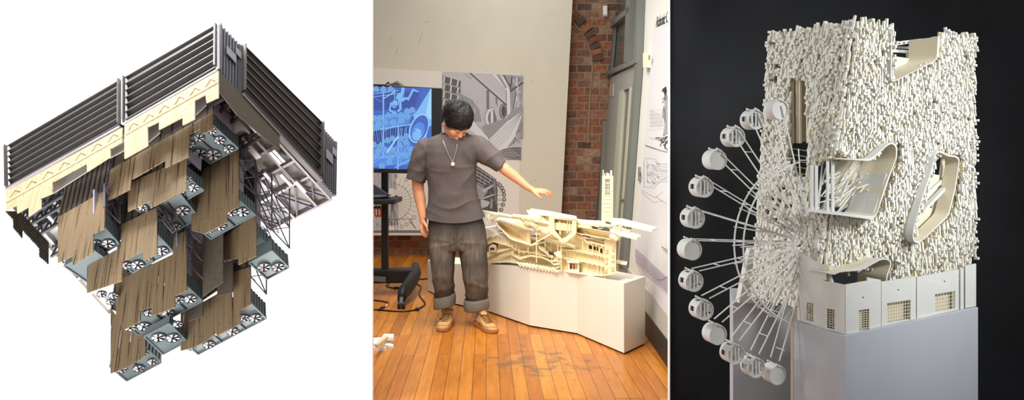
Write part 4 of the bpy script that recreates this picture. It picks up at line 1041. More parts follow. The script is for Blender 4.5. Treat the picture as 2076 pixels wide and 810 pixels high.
leg([(480, 924, 987, .11, .01), (500, 927, 988, .108, .0), (530, 934, 988, .10, -.02), (560, 938, 989, .098, -.025), (590, 942, 989, .092, .0), (616, 944, 989, .086, .025)])
vs, fs, ns = remeshed(s, .008, 5)
out = []
for v, n_ in zip(vs, ns):
    px = v.x/v.y*F+CX; py = HZ-(v.z-EYE)/v.y*F; d = 0
    d += .006*noise.noise(V((v.x*9, v.y*9, v.z*4)))+.003*noise.noise(V((v.x*20, v.y*20, v.z*9)))
    d += .009*sm((py-548)/30)*(rdg(py*.10+px*(.05 if px < 930 else -.05)+noise.noise(V((px*.05, py*.03, 2)))*1.5)-.3)
    d += .006*sm((560-py)/30)*gauss(min(abs(px-(897-(py-450)*.12)), abs(px-(962+(py-450)*.10))), 4)
    d += .008*gauss(py-500, 22)*(rdg(atan2(py-492, px-926)*3.2)-.3)
    out.append(v+n_*d)
bb = MB(); bb.v = out; bb.f = fs; bb.m = [0]*len(fs); jn = bb.build('jeans', M_jean, per, smooth=True)
def cuff(r, tilt):
    mb = MB(); R = []
    cx = (r[0]+r[1])/2; w = (r[1]-r[0])/2*K_; n = 28
    for (yy, k) in ((r[2], .90), (r[2]-1.5, 1.0), (r[2]+4, 1.05), (r[3]-3, 1.04), (r[3], .98), (r[3]-.5, .84), (r[3]-8, .80)):
        R.append([Q(cx, yy+tilt*cos(a), r[4])+V((w*k*cos(a), .098*k*sin(a), 0)) for a in [2*pi*j/n for j in range(n)]])
    mb.loft(R, False)
    for i, v in enumerate(mb.v): mb.v[i] = v+V((.004*noise.noise(v*14), .004*noise.noise(v*17), .004*noise.noise(v*12)))
    o = mb.build('cuff', M_jeanl, jn, smooth=True); o['label'] = 'turned-up paler denim cuff'
cuff((879, 923, 598, 620, .03), -5); cuff((941, 991, 606, 627, .02), -2)
mb = MB()
for pts in ([(905, 450), (900, 480), (893, 520), (889, 560)], [(958, 450), (964, 480), (972, 520), (976, 560)]):
    pp = catmull([Q(x, y, -.128 if y < 500 else -.118) for x, y in pts], 5); mb.tube(pp, .0022, 5)
mb = MB()
mb.tube(catmull([Q(925, 446, -.126), Q(926, 470, -.128), Q(926, 497, -.115)], 6), .003, 5); mb.build('fly_seam', M_jean, jn, smooth=True)
# --- socks and shoes
M_sock = mat('cream_sock', (214, 206, 192), .9, bump=.4, bscale=220)
for x, y0, y1, dd in ((908, 608, 640, .06), (971, 615, 644, .045)):
    mb = MB(); mb.tube([Q(x, y0, dd), Q(x-1, (y0+y1)/2, dd), Q(x-2, y1, dd-.01)], [.043, .04, .046], 16); mb.build('sock', M_sock, per, smooth=True)
M_nub = mat('tan_nubuck', (196, 156, 98), .75, var=.05, scale=30, spec=.3); M_gum = mat('gum_sole', (176, 116, 72), .5); M_lace = mat('brown_lace', (120, 82, 44), .8); M_swo = mat('darker_tan_leather', (190, 148, 88), .6)
def shoe(toe, heel, label):
    d = (toe-heel); d.z = 0; L = .305; d.normalize(); c = toe-d*L; sx = V((d.y, -d.x, 0))*-1     # sx: to the shoe's left
    W = lambda x, y, z: V((c.x, c.y, 0))+sx*x+d*y+V((0, 0, z))
    prof = [(0, .033), (.02, .040), (.07, .041), (.13, .043), (.19, .051), (.24, .052), (.28, .042), (.302, .024), (.308, .006)]
    outl = [(x, y) for y, x in prof]+[(-x, y) for y, x in reversed(prof)]
    mb = MB(); mb.loft([[W(x*k, .15+(y-.15)*k, z) for x, y in outl] for z, k in ((0, .97), (.006, 1.02), (.026, 1.03), (.034, 1.0))])
    so = mb.build('sole', M_gum, sh := thing_child('shoe', per, W(0, .15, 0), label), smooth=False); bevel(so, .004)
    R = []
    for y, w, h_, e in ((.004, .032, .085, .8), (.03, .039, .105, .8), (.07, .041, .108, .8), (.11, .043, .098, .85), (.15, .046, .082, .9), (.19, .050, .066, .9), (.23, .051, .053, .9), (.265, .045, .046, .9), (.292, .029, .040, .9), (.303, .012, .034, .9)):
        R.append([W(w*abs(cos(a))**.75*(1 if cos(a) > 0 else -1)*(1-.25*max(0, sin(a))*(h_ > .07)), y, .03+(h_-.03)*max(0, sin(a))**e) for a in [pi*k/12-.0 for k in range(13)]])
    mb = MB(); mb.loft(R, True); up = mb.build('upper', M_nub, sh); smoothmod(up, 1)
    for p_ in up.data.polygons: p_.use_smooth = True
    mb = MB(); mb.prism([W(-.024, .12, .100), W(.024, .12, .100), W(.028, .085, .124), (W(0, .075, .132)), W(-.028, .085, .124)], V(d)*.012+V((0, 0, .004))); bevel(mb.build('tongue', M_nub, sh), .004)
    mb = MB(); mb.tube([W(.036*cos(a), .052+.045*sin(a), .108+.006*sin(a)) for a in [2*pi*k/16 for k in range(16)]], .007, 6, closed=True); mb.build('collar', M_swo, sh, smooth=True)
    mb = MB()
    for k in range(6):
        y = .115+k*.019; z = .103-k*.0085
        mb.tube([W(-.030, y, z-.006), W(0, y+.006, z+.006), W(.030, y, z-.006)], .0036, 6)
    la = mb.build('laces', M_lace, sh, smooth=True); la['kind'] = 'stuff'
    mb = MB()
    for x_ in (-.022, .022): mb.tube(catmull([W(0, .112, .112), W(x_, .105, .125), W(x_*1.8, .12, .112), W(x_*1.2, .128, .105)]), .003, 6)
    mb.build('lace_bow', M_lace, sh, smooth=True)['kind'] = 'stuff'
    for s_ in (-1, 1):
        mb = MB(); sw = [(.09, .050), (.12, .044), (.16, .052), (.215, .062), (.16, .066), (.115, .062)]
        mb.prism([W(s_*(.0465+.004*(y > .15)), y, z) for y, z in sw], sx*s_*.004); mb.build('side_mark', M_swo, sh)
    mb = MB(); mb.tube([W(.048*cos(a), .232+.055*sin(a), .05-.002*sin(a)) for a in [pi*k/14 for k in range(15)]], .0025, 5); mb.build('toe_seam', M_swo, sh, smooth=True)
def thing_child(name, parent, loc, label=None):
    o = bpy.data.objects.new(name, None); COL.objects.link(o); o.parent = parent; o.location = V(loc)-WL(parent); WLOC[o.name] = V(loc); o.empty_display_size = .03
    return o
shoe(fl(895, 673), fl(913, 651), None); shoe(fl(1003, 676), fl(962, 654), None)
# --- necklace
mb = MB()
mb.tube(catmull([Q(898, 284, -.125), Q(903, 298, -.142), Q(911, 316, -.150), Q(917.5, 328, -.153)], 5), .0022, 6)
mb.tube(catmull([Q(917.5, 328, -.153), Q(921, 318, -.152), Q(925, 304, -.150), Q(927, 292, -.142)], 5), .0022, 6)
nk = mb.build('necklace_chain', mat('silver', (210, 204, 190), .3, .8), per, smooth=True)
mb = MB(); c = Q(918, 332, -.157); mb.cyl(c, (.014, 0, 0), (0, 0, .014), (0, .004, 0), 18); mb.build('pendant', mat('pearl_pendant', (236, 222, 188), .3, .2), nk)
# ================================================================ white pedestal and printed megastructure model
KN = [(867, 6.92), (920, 6.365), (987, 6.10), (1074, 5.615), (1170, 5.39), (1265, 4.89), (1330, 4.6)]
def df(px): return along(KN, px)
def Mp(px, py, off=0): return P(px, py, df(px)+off)
M_ped = mat('pedestal_paint', (238, 234, 218), .55, var=.015, scale=5)
front = [(1265, 4.89, .4716), (1170, 5.39, .449), (1074, 5.615, .450), (987, 6.10, .395), (920, 6.365, .35), (867, 6.92, .29)]
fp = [V(((x-CX)/F*d, d, z)) for x, d, z in front]
bo = [(.183, .24), (.12, .30), (.10, .32), (.10, .30), (.10, .28), (.10, .28)]
bp_ = [V((p.x+dx, p.y+dy, p.z)) for p, (dx, dy) in zip(fp, bo)]
G0 = .012
mb = MB(); n = len(fp)
vs = [V((p.x, p.y, G0)) for p in fp]+fp+[V((p.x, p.y, G0)) for p in bp_]+bp_
fs = []
for i in range(n-1):
    fs += [[i, i+1, n+i+1, n+i], [2*n+i+1, 2*n+i, 3*n+i, 3*n+i+1], [n+i, n+i+1, 3*n+i+1, 3*n+i], [i+1, i, 2*n+i, 2*n+i+1]]
fs += [[0, n, 3*n, 2*n], [n-1, 2*n-1+0, 4*n-1, 3*n-1]]
mb.add(vs, fs); ped = mb.build('display_pedestal', M_ped, loc=V((.4, 5.5, 0))); tag(ped, 'long angled low white pedestal on the wood floor carrying the printed megastructure model', 'pedestal')
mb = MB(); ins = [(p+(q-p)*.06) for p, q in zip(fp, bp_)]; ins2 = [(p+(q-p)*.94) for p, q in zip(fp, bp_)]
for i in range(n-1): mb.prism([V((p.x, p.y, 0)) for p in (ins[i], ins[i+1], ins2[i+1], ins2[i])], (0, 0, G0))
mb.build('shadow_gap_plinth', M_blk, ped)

M_pla = mat('printed_cream', (252, 238, 194), .55, var=.02, scale=30); M_plaw = mat('printed_white', (252, 245, 218), .5); M_plat = mat('printed_tan', (214, 172, 96), .7); M_dk = mat('printed_dark_grille', (84, 72, 64), .6)
M_plad = mat('printed_cream_inner', (246, 226, 180), .6, var=.03, scale=40)
model = thing('printed_megastructure', Mp(1150, 552, .1), 'cream 3D-printed megastructure model with ramps, tubes and a slim mast, on the low pedestal', 'architectural model')
def ribbon(name, top, bot, off=0, th=.012, ribs=0, m=M_pla, lip=0):
    """folded wall between two px polylines (same count)"""
    mb = MB(); R = []
    for (x0, y0), (x1, y1) in zip(top, bot):
        a, b_ = Mp(x0, y0, off), Mp(x1, y1, off); R.append([a, b_, b_+V((0, th, 0)), a+V((0, th, 0))])
    mb.loft(R)
    if ribs:
        for k in range(ribs):
            t = (k+.5)/ribs*(len(top)-1); i = min(int(t), len(top)-2); u = t-i
            xa, ya = lerp(top[i][0], top[i+1][0], u), lerp(top[i][1], top[i+1][1], u); xb, yb = lerp(bot[i][0], bot[i+1][0], u), lerp(bot[i][1], bot[i+1][1], u)
            mb.bar(Mp(xa, ya, off-.002), Mp(xb, yb, off-.002), .0022, .004, (0, 1, 0))
    return mb.build(name, m, model)
def slab(name, edge, dep=.14, off=0, t=.007, m=M_pla, rise=0, notches=0):
    """floor plate whose front edge follows a px polyline, running back by dep"""
    mb = MB(); R = []
    for x, y in edge:
        a = Mp(x, y, off); R.append([a, a+V((0, dep, rise)), a+V((0, dep, rise+t)), a+V((0, 0, t))])
    mb.loft(R)
    for k in range(notches):
        q = (k+.5)/notches*(len(edge)-1); i = min(int(q), len(edge)-2); u = q-i
        mb.box(Mp(lerp(edge[i][0], edge[i+1][0], u), lerp(edge[i][1], edge[i+1][1], u)+1.3, off-.002), (.009, .006, .006))
    return mb.build(name, m, model)
def post(x, y0, y1, off=0, w=.006):
    mb = MB(); mb.bar(Mp(x, y0, off), Mp(x, y1, off), w); mb.build('column', M_pla, model)
# base plate and rear walls
base_ = [(988, 534), (1030, 531.5), (1062, 536), (1100, 546), (1140, 550), (1196, 558), (1224, 560)]
slab('base_plate', base_, .2, .0, .006, M_plaw)
ribbon('rear_wall', [(1010, 470), (1060, 478), (1110, 482), (1170, 476), (1226, 490)], [(1010, 530), (1060, 534), (1110, 545), (1170, 546), (1226, 552)], .19, .01, 60, M_plad)
# right hand storeys
L1 = [(1136, 524), (1150, 524.5), (1166, 527), (1190, 533), (1207, 537), (1224, 541)]
L2 = [(1136, 507.5), (1170, 509), (1186, 511.5), (1201, 515.5), (1226, 522)]
ribbon('storey_wall', [(x, y+1) for x, y in L1], [(1136, 546), (1150, 548), (1166, 550), (1190, 553), (1207, 555), (1224, 558)], .05, .01, 22)
slab('storey_slab', L1, .18, -.008, .008, notches=9)
ribbon('storey_wall', [(x, y+1.5) for x, y in L2], [(1136, 523), (1170, 527.5), (1186, 531.5), (1201, 535.5), (1226, 541)], .035, .01, 40)
slab('storey_slab', L2, .18, -.012, .008, notches=18)
L3 = [(1166, 476), (1183, 484.5), (1190, 492), (1203, 493.5), (1226, 499.5)]
slab('roof_slab', L3, .2, -.02, .012, notches=8)
mb = MB(); prism_holes(mb, [(1166, 478), (1190, 493), (1226, 501), (1226, 521), (1166, 508)], [rect(1194, 496, 1201, 503.5, 2), rect(1203.5, 498.5, 1208, 506, 1), rect(1210, 500, 1213, 508, .5), rect(1216, 503, 1222, 512, 1)], lambda x, y: Mp(x, y, .07), (0, .01, 0)); mb.build('window_wall', M_pla, model)
mb = MB(); mb.prism([Mp(1192, 493, .11), Mp(1224, 500, .11), Mp(1224, 516, .11), Mp(1192, 508, .11)], (0, .004, 0)); mb.build('dark_glazing', M_dk, model)
for x, y0, y1 in ((1181, 487, 508), (1201, 495, 513), (1216, 502, 518), (1211, 541, 554), (1218, 542, 557), (1172, 529, 548)): post(x, y0, y1, -.005, .005)
# corner block with grilles
mb = MB(); a, b_, c_ = Mp(1226, 559.5, -.015), Mp(1249, 554, .0), Mp(1224, 560, .17)
top_ = Mp(1226, 487, -.015).z-a.z
mb.prism([a, b_, b_+V((.0, .17, 0)), a+V((0, .17, 0))], (0, 0, top_)); cbk = mb.build('corner_block', M_pla, model)
for (x, y, w, h_) in ((1230, 509, 5, 8.5), (1243.5, 505, 4.5, 9), (1229.5, 523.5, 4.5, 5), (1242.5, 519, 5, 5), (1229, 532.5, 4, 4.5), (1242, 528.5, 5, 5), (1228, 549, 5, 8), (1241.5, 545, 5, 8.5)):
    off = -.017-.004+(x-1226)/23*.016
    mb = MB(); mb.prism([Mp(x-w/2, y-h_/2, off), Mp(x+w/2, y-h_/2-.5, off), Mp(x+w/2, y+h_/2-.5, off), Mp(x-w/2, y+h_/2, off)], (0, .004, 0), 0)
    for k in range(4):
        yy = y-h_/2+h_*(k+.5)/4; mb.bar(Mp(x-w/2, yy, off-.001), Mp(x+w/2, yy-.5, off-.001), .0022, mi=1)
    for k in range(3):
        xx = x-w/2+w*(k+.5)/3; mb.bar(Mp(xx, y-h_/2, off-.001), Mp(xx, y+h_/2-.3, off-.001), .0022, mi=1)
    mb.build('window_grille', [M_plat, M_pla], cbk)
# framed niche
mb = MB(); prism_holes(mb, rect(1151.5, 528.5, 1174.5, 552, 1), [rect(1155, 532.5, 1171.5, 546, 1)], lambda x, y: Mp(x, y, -.03), (0, .07, 0)); nf = mb.build('niche_frame', M_plaw, model)
mb = MB(); mb.prism([Mp(x, y, .03) for x, y in rect(1153, 531, 1173, 548, 1)], (0, .004, 0)); mb.build('niche_back', M_plat, nf)
for x in (1161, 1167, 1170): mb = MB(); mb.bar(Mp(x, 533, .0), Mp(x, 546, .0), .005); mb.build('niche_post', M_plaw, nf)
mb = MB(); mb.bar(Mp(1150.5, 529, -.035), Mp(1175, 530, -.035), .012, .02); mb.build('niche_lintel', M_plaw, nf)
# faceted hopper in the middle
HO = [(1113, 437), (1168.5, 444), (1168.5, 473), (1147, 491), (1143.5, 488), (1139, 492.5), (1131, 483), (1113, 470)]
mb = MB(); prism_holes(mb, HO, [[(1124, 443), (1160, 447), (1160, 470), (1146, 482), (1139, 484), (1125, 466)]], lambda x, y: Mp(x, y, -.10), (0, .02, 0)); ho = mb.build('hopper_face', M_pla, model)
mb = MB(); ctr = (1143, 470)
R = [[Mp(x, y, -.08) for x, y in HO], [Mp(1141+(x-1141)*.72, 465+(y-465)*.62, -.01) for x, y in HO]]; mb.loft(R, False); mb.poly(list(reversed(R[1])))
mb.build('hopper_body', M_plad, ho)
mb = MB(); mb.bar(Mp(1124, 458, -.07), Mp(1160, 461, -.07), .008, .05); mb.build('hopper_shelf', M_pla, ho)
for x in (1150, 1155, 1163, 1166): mb = MB(); mb.bar(Mp(x, 446, -.085), Mp(x, 472, -.085), .005); mb.build('hopper_mullion', M_pla, ho)
mb = MB(); mb.cap(Mp(1135, 450, -.06), Mp(1136, 474, -.05), .014, .009); mb.ell(Mp(1143, 452.5, -.06), (.022, .015, .007)); mb.ell(Mp(1129, 452, -.06), (.012, .01, .008)); mb.ell(Mp(1136, 464, -.06), (.013, .012, .012)); mb.build('hopper_core', M_pla, ho, smooth=True)
mb = MB(); mb.prism([Mp(1076, 426, .05), Mp(1112, 431, .0), Mp(1170, 442, -.11), Mp(1168.5, 445, -.11), Mp(1112, 437, -.10), Mp(1090, 436, -.03)], (0, .10, .006)); mb.build('hopper_roof', M_plaw, model)
# jagged plates on top
rnd = random.Random(21)
for k in range(9):
    x = 1068+k*5; y = 427+k*.9; mb = MB(); w = rnd.uniform(7, 12)
    mb.prism([Mp(x, y+rnd.uniform(-1, 2), .02), Mp(x+w, y+2+rnd.uniform(-1.5, 1), .02), Mp(x+w+2, y+3.5, .02), Mp(x+1, y+2.5, .02)], (0, .09, .003)); mb.build('roof_plate', M_plaw, model)
# roof deck over the dish
mb = MB(); mb.prism([Mp(1006, 444, -.04), Mp(1041, 455, -.06), Mp(1075, 464, -.07), Mp(1112, 470, -.09), Mp(1114, 437, -.02), Mp(1072, 436, .06), Mp(1040, 444, .08), Mp(1012, 441, .06)], (0, 0, .006)); mb.build('upper_deck', M_pla, model)
slab('deck_edge', [(1007, 444.5), (1024, 449), (1041, 455), (1058, 460.5), (1075, 465), (1112, 470)], .05, -.075, .009, M_plaw, notches=20)
for k in range(15):
    x = 1046+k*3.6; y = 437+k*1.9+rnd.uniform(-2, 2); mb = MB(); mb.bar(Mp(x, y, -.03), Mp(x+14, y+10+rnd.uniform(-3, 3), -.10), .004, .012); mb.build('deck_rib', M_pla, model)
for k in range(9):
    x = 1070+k*3.2; y = 430+k*.6; mb = MB(); mb.bar(Mp(x, y, -.02), Mp(x+16, y+19, -.10), .006, .006); mb.build('slanted_strut', M_plaw, model)
for k in range(6):
    x = 1062+k*4; y = 446+k*.6; mb = MB(); mb.bar(Mp(x, y, -.05), Mp(x+8, y+10, -.10), .005, .005); mb.build('slanted_strut', M_plaw, model)
# tubes
def tube(name, p, q, r, m=M_pla, hollow=True):
    mb = MB(); mb.tube([p, q], r, 20, cap=True); return mb.build(name, m, model, smooth=False)
tube('tube', Mp(1041.5, 438.3, -.06), Mp(1070, 441, -.06), .019); tube('tube', Mp(1067, 441, -.06), Mp(1098, 444.5, -.08), .0215)
tube('tube', Mp(1166, 448.5, .0), Mp(1224, 454, .05), .020, M_plaw); tube('tube', Mp(1166, 457, -.02), Mp(1198, 461, .02), .013)
# dish hull on the left
top = [(1007.5, 446), (1018, 449), (1041, 456), (1058, 462), (1074, 467.5)]
bot = [(1008, 455), (1022, 470), (1036, 484), (1058, 491), (1077, 497)]
mb = MB(); R = []
for i in range(7):
    t = i/6; R.append([Mp(lerp(a[0], b_[0], t), lerp(a[1], b_[1], t), -.06+.17*sin(pi*t)**.8) for a, b_ in zip(top, bot)])
mb.loft(R, False, closed=False); dh = mb.build('dish_shell', M_plad, model, smooth=True); q = dh.modifiers.new('s', 'SOLIDIFY'); q.thickness = .008
mb = MB(); mb.tube(catmull([Mp(x, y, -.065) for x, y in [(1007, 446)]+bot], 4), .0055, 6); mb.build('dish_rim', M_plaw, dh)
for k in range(16):
    t = k/15*4; i = min(int(t), 3); u = t-i; mb = MB(); mb.box(Mp(lerp(bot[i][0], bot[i+1][0], u), lerp(bot[i][1], bot[i+1][1], u)-.5, -.07), (.010, .008, .008)); mb.build('rim_tooth', M_plaw, dh)
mb = MB(); mb.prism([Mp(1074, 467, -.07), Mp(1077, 497, -.06), Mp(1058, 485, .08), Mp(1045, 462, .08)], (0, .008, 0)); mb.build('dish_fin', M_plad, model)
mb = MB(); mb.bar(Mp(1076, 497, -.06), Mp(1118, 473, -.10), .008, .01); mb.build('lower_strut', M_plaw, model)
mb = MB(); mb.bar(Mp(1077, 497, -.06), Mp(1106, 490, .05), .006, .008); mb.build('lower_strut', M_plaw, model)
mb = MB(); mb.prism([Mp(1084, 474, -.08), Mp(1116, 470, -.09), Mp(1128, 482, -.05), Mp(1100, 484, .02)], (0, .02, .004)); mb.build('underdeck', M_pla, model)
# posts and mid floors
for x, y0, y1, o_ in ((1070.5, 468, 510, -.03), (1087.5, 469, 532, -.08), (1105, 480, 512, .0), (1130.5, 484, 533, -.03), (1137.5, 490, 548, -.05), (1052, 490, 519, .0), (1032, 486, 500, -.02), (1039, 487, 503, -.02), (1046, 489, 504, -.02), (1013, 526, 533, -.02), (1096, 480, 500, .08), (1117, 486, 506, .06), (1148, 486, 508, .04), (1063, 470, 492, .06)):
    post(x, y0, y1, o_, .0065 if o_ < -.02 else .005)
slab('ramp', [(1040, 503), (1054, 510.5), (1072, 512), (1110, 520), (1122, 522)], .14, -.01, .007, M_pla, .01, 7)
slab('ramp', [(1036, 517), (1054, 526), (1076, 519.5), (1100, 523), (1117, 531), (1136, 529)], .14, -.03, .006, M_pla, .012)
slab('ramp', [(1077, 498), (1108, 490), (1132, 496), (1150, 500), (1168, 506)], .12, .02, .006, M_pla, .01)
slab('ramp', [(1072, 489), (1100, 485), (1122, 492)], .1, .05, .005, M_pla)
slab('ramp', [(1060, 484), (1086, 487), (1104, 495), (1120, 512)], .1, .04, .005, M_pla, .01)
slab('ramp', [(1092, 503), (1104, 511), (1113, 519)], .16, -.04, .006, M_plaw, .03)
ribbon('curved_parapet', [(1116, 529), (1122, 534), (1134, 533), (1135, 526)], [(1117, 532), (1123, 537), (1135, 536), (1136, 529)], -.07, .006, 0, M_plaw)
ribbon('curved_parapet', [(1120, 540), (1126, 542), (1134, 539), (1136, 534)], [(1120, 543), (1126, 545), (1134, 542), (1136, 537)], -.06, .006, 0, M_pla)
mb = MB(); mb.prism([Mp(1122, 512, -.05), Mp(1137, 508, -.05), Mp(1137, 523, -.05), Mp(1130, 521, -.05)], (0, .01, 0)); mb.build('gusset_panel', M_plaw, model)
mb = MB(); mb.prism([Mp(1110, 510, .04), Mp(1122, 510, .04), Mp(1124, 518, .04), Mp(1112, 519, .04)], (0, .006, 0)); mb.build('dark_glazing', M_dk, model)
for k in range(12):
    mb = MB(); x = 1046+k*6.5; y = 531+k*1.15; mb.prism([Mp(x, y, -.02), Mp(x+4, y-1.5, .0), Mp(x+13, y+7, -.0), Mp(x+9, y+9, -.03)], (0, .012, .004)); mb.build('terrace_plate', M_plaw if k % 2 else M_pla, model)
# left wing
ribbon('folded_wall', [(986, 485), (1006, 476.5), (1032, 484.5), (1040, 486)], [(986, 497), (1000, 490), (1032, 499), (1041, 503)], .0, .01, 36)
slab('folded_roof', [(986, 484.5), (1006, 476), (1034, 484.5)], .15, -.012, .006, M_plaw, .01, 14)
slab('folded_floor', [(986, 497), (1001, 490.5), (1042, 502.5)], .13, -.012, .006, M_pla)
ribbon('ramp_wall', [(986, 524), (1010, 512), (1040, 503)], [(986, 530), (1010, 522), (1041, 508)], .03, .01, 20)
slab('ramp', [(986, 523), (1012, 511.5), (1041, 502.5)], .1, .0, .005, M_pla, .03)
mb = MB()
for e in ((533, 509), (537.5, 512)): mb.bar(Mp(986, e[0], -.03), Mp(1041, e[1], -.03), .005)
for k in range(13):
    t = k/13; t2 = (k+1)/13; f = lambda t_, q: Mp(986+55*t_, (533-24*t_) if q else (537.5-25.5*t_), -.03)
    mb.bar(f(t, k % 2), f(t2, (k+1) % 2), .003)
mb.build('ramp_truss', M_pla, model)
mb = MB(); prism_holes(mb, [(991, 500), (998, 496), (1006, 499), (1006, 511), (991, 509)], [rect(994, 501.5, 1002.5, 507.5, .5)], lambda x, y: Mp(x, y, -.03), (0, .05, 0)); wbx = mb.build('window_box', M_plaw, model)
mb = MB(); mb.prism([Mp(x, y, .015) for x, y in rect(993, 500.5, 1003.5, 508.5)], (0, .004, 0)); mb.build('window_back', M_plat, wbx)
mb = MB(); mb.prism([Mp(1036, 515, .0), Mp(1046, 527, .0), Mp(1046, 533, .0), Mp(1036, 532, .0)], (0, .05, 0)); mb.build('white_infill', M_plaw, model)
# far-left white gantry running behind the person
mb = MB(); mb.bar(P(960, 424, 6.0), P(1042, 438, 5.85), .012, .014); mb.build('gantry_beam', M_plaw, model)
mb = MB(); mb.bar(P(970, 436, 6.0), P(1012, 446, 5.9), .01, .012); mb.build('gantry_beam', M_plaw, model)
for k in range(14):
    a = P(976+k*2.6, 427+k*.6, 6.0-.01*k); b_ = P(984+rnd.uniform(-4, 22), 438+rnd.uniform(0, 18), 5.95+rnd.uniform(-.05, .05)); mb = MB(); mb.bar(a, b_, .0045); mb.build('gantry_strut', M_plaw, model)
mb = MB(); mb.prism([P(984, 462, 6.05), P(1006, 458, 6.0), P(1012, 475, 5.98), P(988, 482, 6.05)], (0, .08, 0)); mb.build('gantry_pod', M_ped, model)
# scoop trough
ang = radians(11); mb = MB(); cl_, cr_ = (1176, 466.5), (1246, 479.5)
def pill(k, off):
    out = []
    for j in range(24):
        a_ = 2*pi*j/24+ang+pi/2; cxy = cl_ if j < 12 else cr_; out.append(Mp(cxy[0]+8.2*k*cos(a_), cxy[1]-8.2*k*sin(-a_)*-1*-1 if False else cxy[1]+7.6*k*sin(a_), off))
    return out
R = [pill(1.0, -.06), pill(1.07, -.02), pill(1.0, .06), pill(.5, .09)]; mb.loft(R, False); mb.poly(R[-1]); mb.loft([pill(1.0, -.06), pill(.84, -.058)], False)
sc_ = mb.build('scoop', M_pla, model, smooth=True); mb = MB(); R2 = [pill(.84, -.058), pill(.80, -.02), pill(.62, .04)]; mb.loft(R2, False); mb.poly(R2[-1]); mb.build('scoop_lining', M_plad, sc_, smooth=True)
mb = MB(); mb.ell(Mp(1247, 479.5, -.01), (.040, .05, .030), None, 20, 12); mb.build('scoop_nose', M_pla, model, smooth=True)
slab('scoop_bracket', [(1186, 472), (1204, 486), (1224, 492)], .14, .0, .008, M_pla)
# mast
mast = MB(); z0 = 449; xl, xr = 1220.5, 1241
def mx(u, y): return 1220.5+(449-y)*.02+u*(20.5-(449-y)*.012)
MO = .08
for u, o_ in ((0, 0), (1, 0), (0, .07), (1, .07)): mast.bar(Mp(mx(u, 449), 449, MO+o_), Mp(mx(u, 356), 356, MO+o_), .009)
ms = mast.build('mast_corner_posts', M_pla, model)
mb = MB()
prism_holes(mb, [(mx(0, 449), 449), (mx(0, 356), 356), (mx(1, 356), 356), (mx(1, 449), 449)], [rect(mx(.28, 375), 361, mx(.72, 375), 394)], lambda x, y: Mp(x, y, MO), (0, .006, 0)); mb.build('mast_front', M_pla, model)
mb = MB(); prism_holes(mb, [(mx(0, 449), 449), (mx(0, 356), 356), (mx(1, 356), 356), (mx(1, 449), 449)], [rect(mx(.28, 375), 361, mx(.72, 375), 394)], lambda x, y: Mp(x, y, MO+.07), (0, .006, 0)); mb.build('mast_back', M_pla, model)
mb = MB()
for k in range(11): y = 362+k*8.2; mb.bar(Mp(mx(0, y), y, MO-.004), Mp(mx(1, y), y, MO-.004), .004, .003)
for u in (.13, .87):
    mb.bar(Mp(mx(u, 449), 449, MO-.004), Mp(mx(u, 356), 356, MO-.004), .003)
for u in (.42, .58): mb.bar(Mp(mx(u, 394), 394, MO), Mp(mx(u, 358), 358, MO), .003)
for y in (372, 383, 389): mb.bar(Mp(mx(.25, y), y, MO+.03), Mp(mx(.75, y), y, MO+.03), .005)
mb.build('mast_rails', M_plaw, model)
for u, y, o_ in ((.02, 344, 0), (.2, 351, .02), (.42, 349, 0), (.5, 351, .07), (.62, 351, .03), (.82, 345, .02), (.98, 356, 0), (.9, 345, .07)):
    mb = MB(); mb.bar(Mp(mx(u, 358), 360, MO+o_), Mp(mx(u, 350), y, MO+o_), .008, .006); mb.build('mast_spire', M_plaw, model)
# pile of lattice around the mast foot
for k in range(46):
    x = 1196+rnd.random()*58; y = 446+rnd.random()*18; a_ = rnd.uniform(-.5, .9); l = rnd.uniform(6, 15)
    mb = MB(); mb.bar(Mp(x, y, rnd.uniform(-.04, .08)), Mp(x+l*cos(a_), y+l*sin(a_)*.8, rnd.uniform(-.06, .08)), .0035); mb.build('lattice_rod', M_plaw, model)
# right cantilever blades
mb = MB(); mb.prism([Mp(1239, 445, .0), Mp(1262, 446, .02), Mp(1332, 464, .02), Mp(1322, 470, -.06), Mp(1258, 456, -.03), Mp(1239, 455, -.02)], (0, 0, .012)); mb.build('cantilever_blade', M_plaw, model)
mb = MB(); mb.prism([Mp(1236, 468, -.02), Mp(1262, 466, .04), Mp(1301, 480, .02), Mp(1291, 486, -.06), Mp(1248, 476, -.05)], (0, 0, .012)); mb.build('cantilever_blade', M_plaw, model)
mb = MB()
for (x0, y0), (x1, y1) in (((1244, 450), (1246, 470)), ((1258, 456), (1256, 474)), ((1268, 458), (1266, 476)), ((1246, 470), (1258, 456)), ((1256, 474), (1290, 462)), ((1244, 450), (1256, 474)), ((1250, 462), (1280, 466)), ((1240, 462), (1262, 470)), ((1258, 456), (1270, 470)), ((1266, 476), (1252, 464))):
    mb.bar(Mp(x0, y0, -.02), Mp(x1, y1, -.02), .0045)
mb.build('cantilever_truss', M_plaw, model)
for x, y in ((1289, 480), (1292, 479), (1298, 478), (1274, 473), (1279, 476), (1284, 477)): mb = MB(); mb.bar(Mp(x, y-6, -.02), Mp(x, y+2, -.02), .004); mb.build('rail_post', M_plaw, model)
mb = MB(); mb.prism([Mp(1250, 528, .16), Mp(1272, 532, .16), Mp(1270, 537, .10), Mp(1250, 534, .10)], (0, 0, .008)); mb.build('rear_platform', M_plaw, model)
mb = MB(); mb.bar(Mp(1252, 534, .13), Mp(1266, 545, .13), .006); mb.bar(Mp(1266, 545, .13), Mp(1252, 541, .16), .004); mb.build('rear_bracket', M_dk, model)
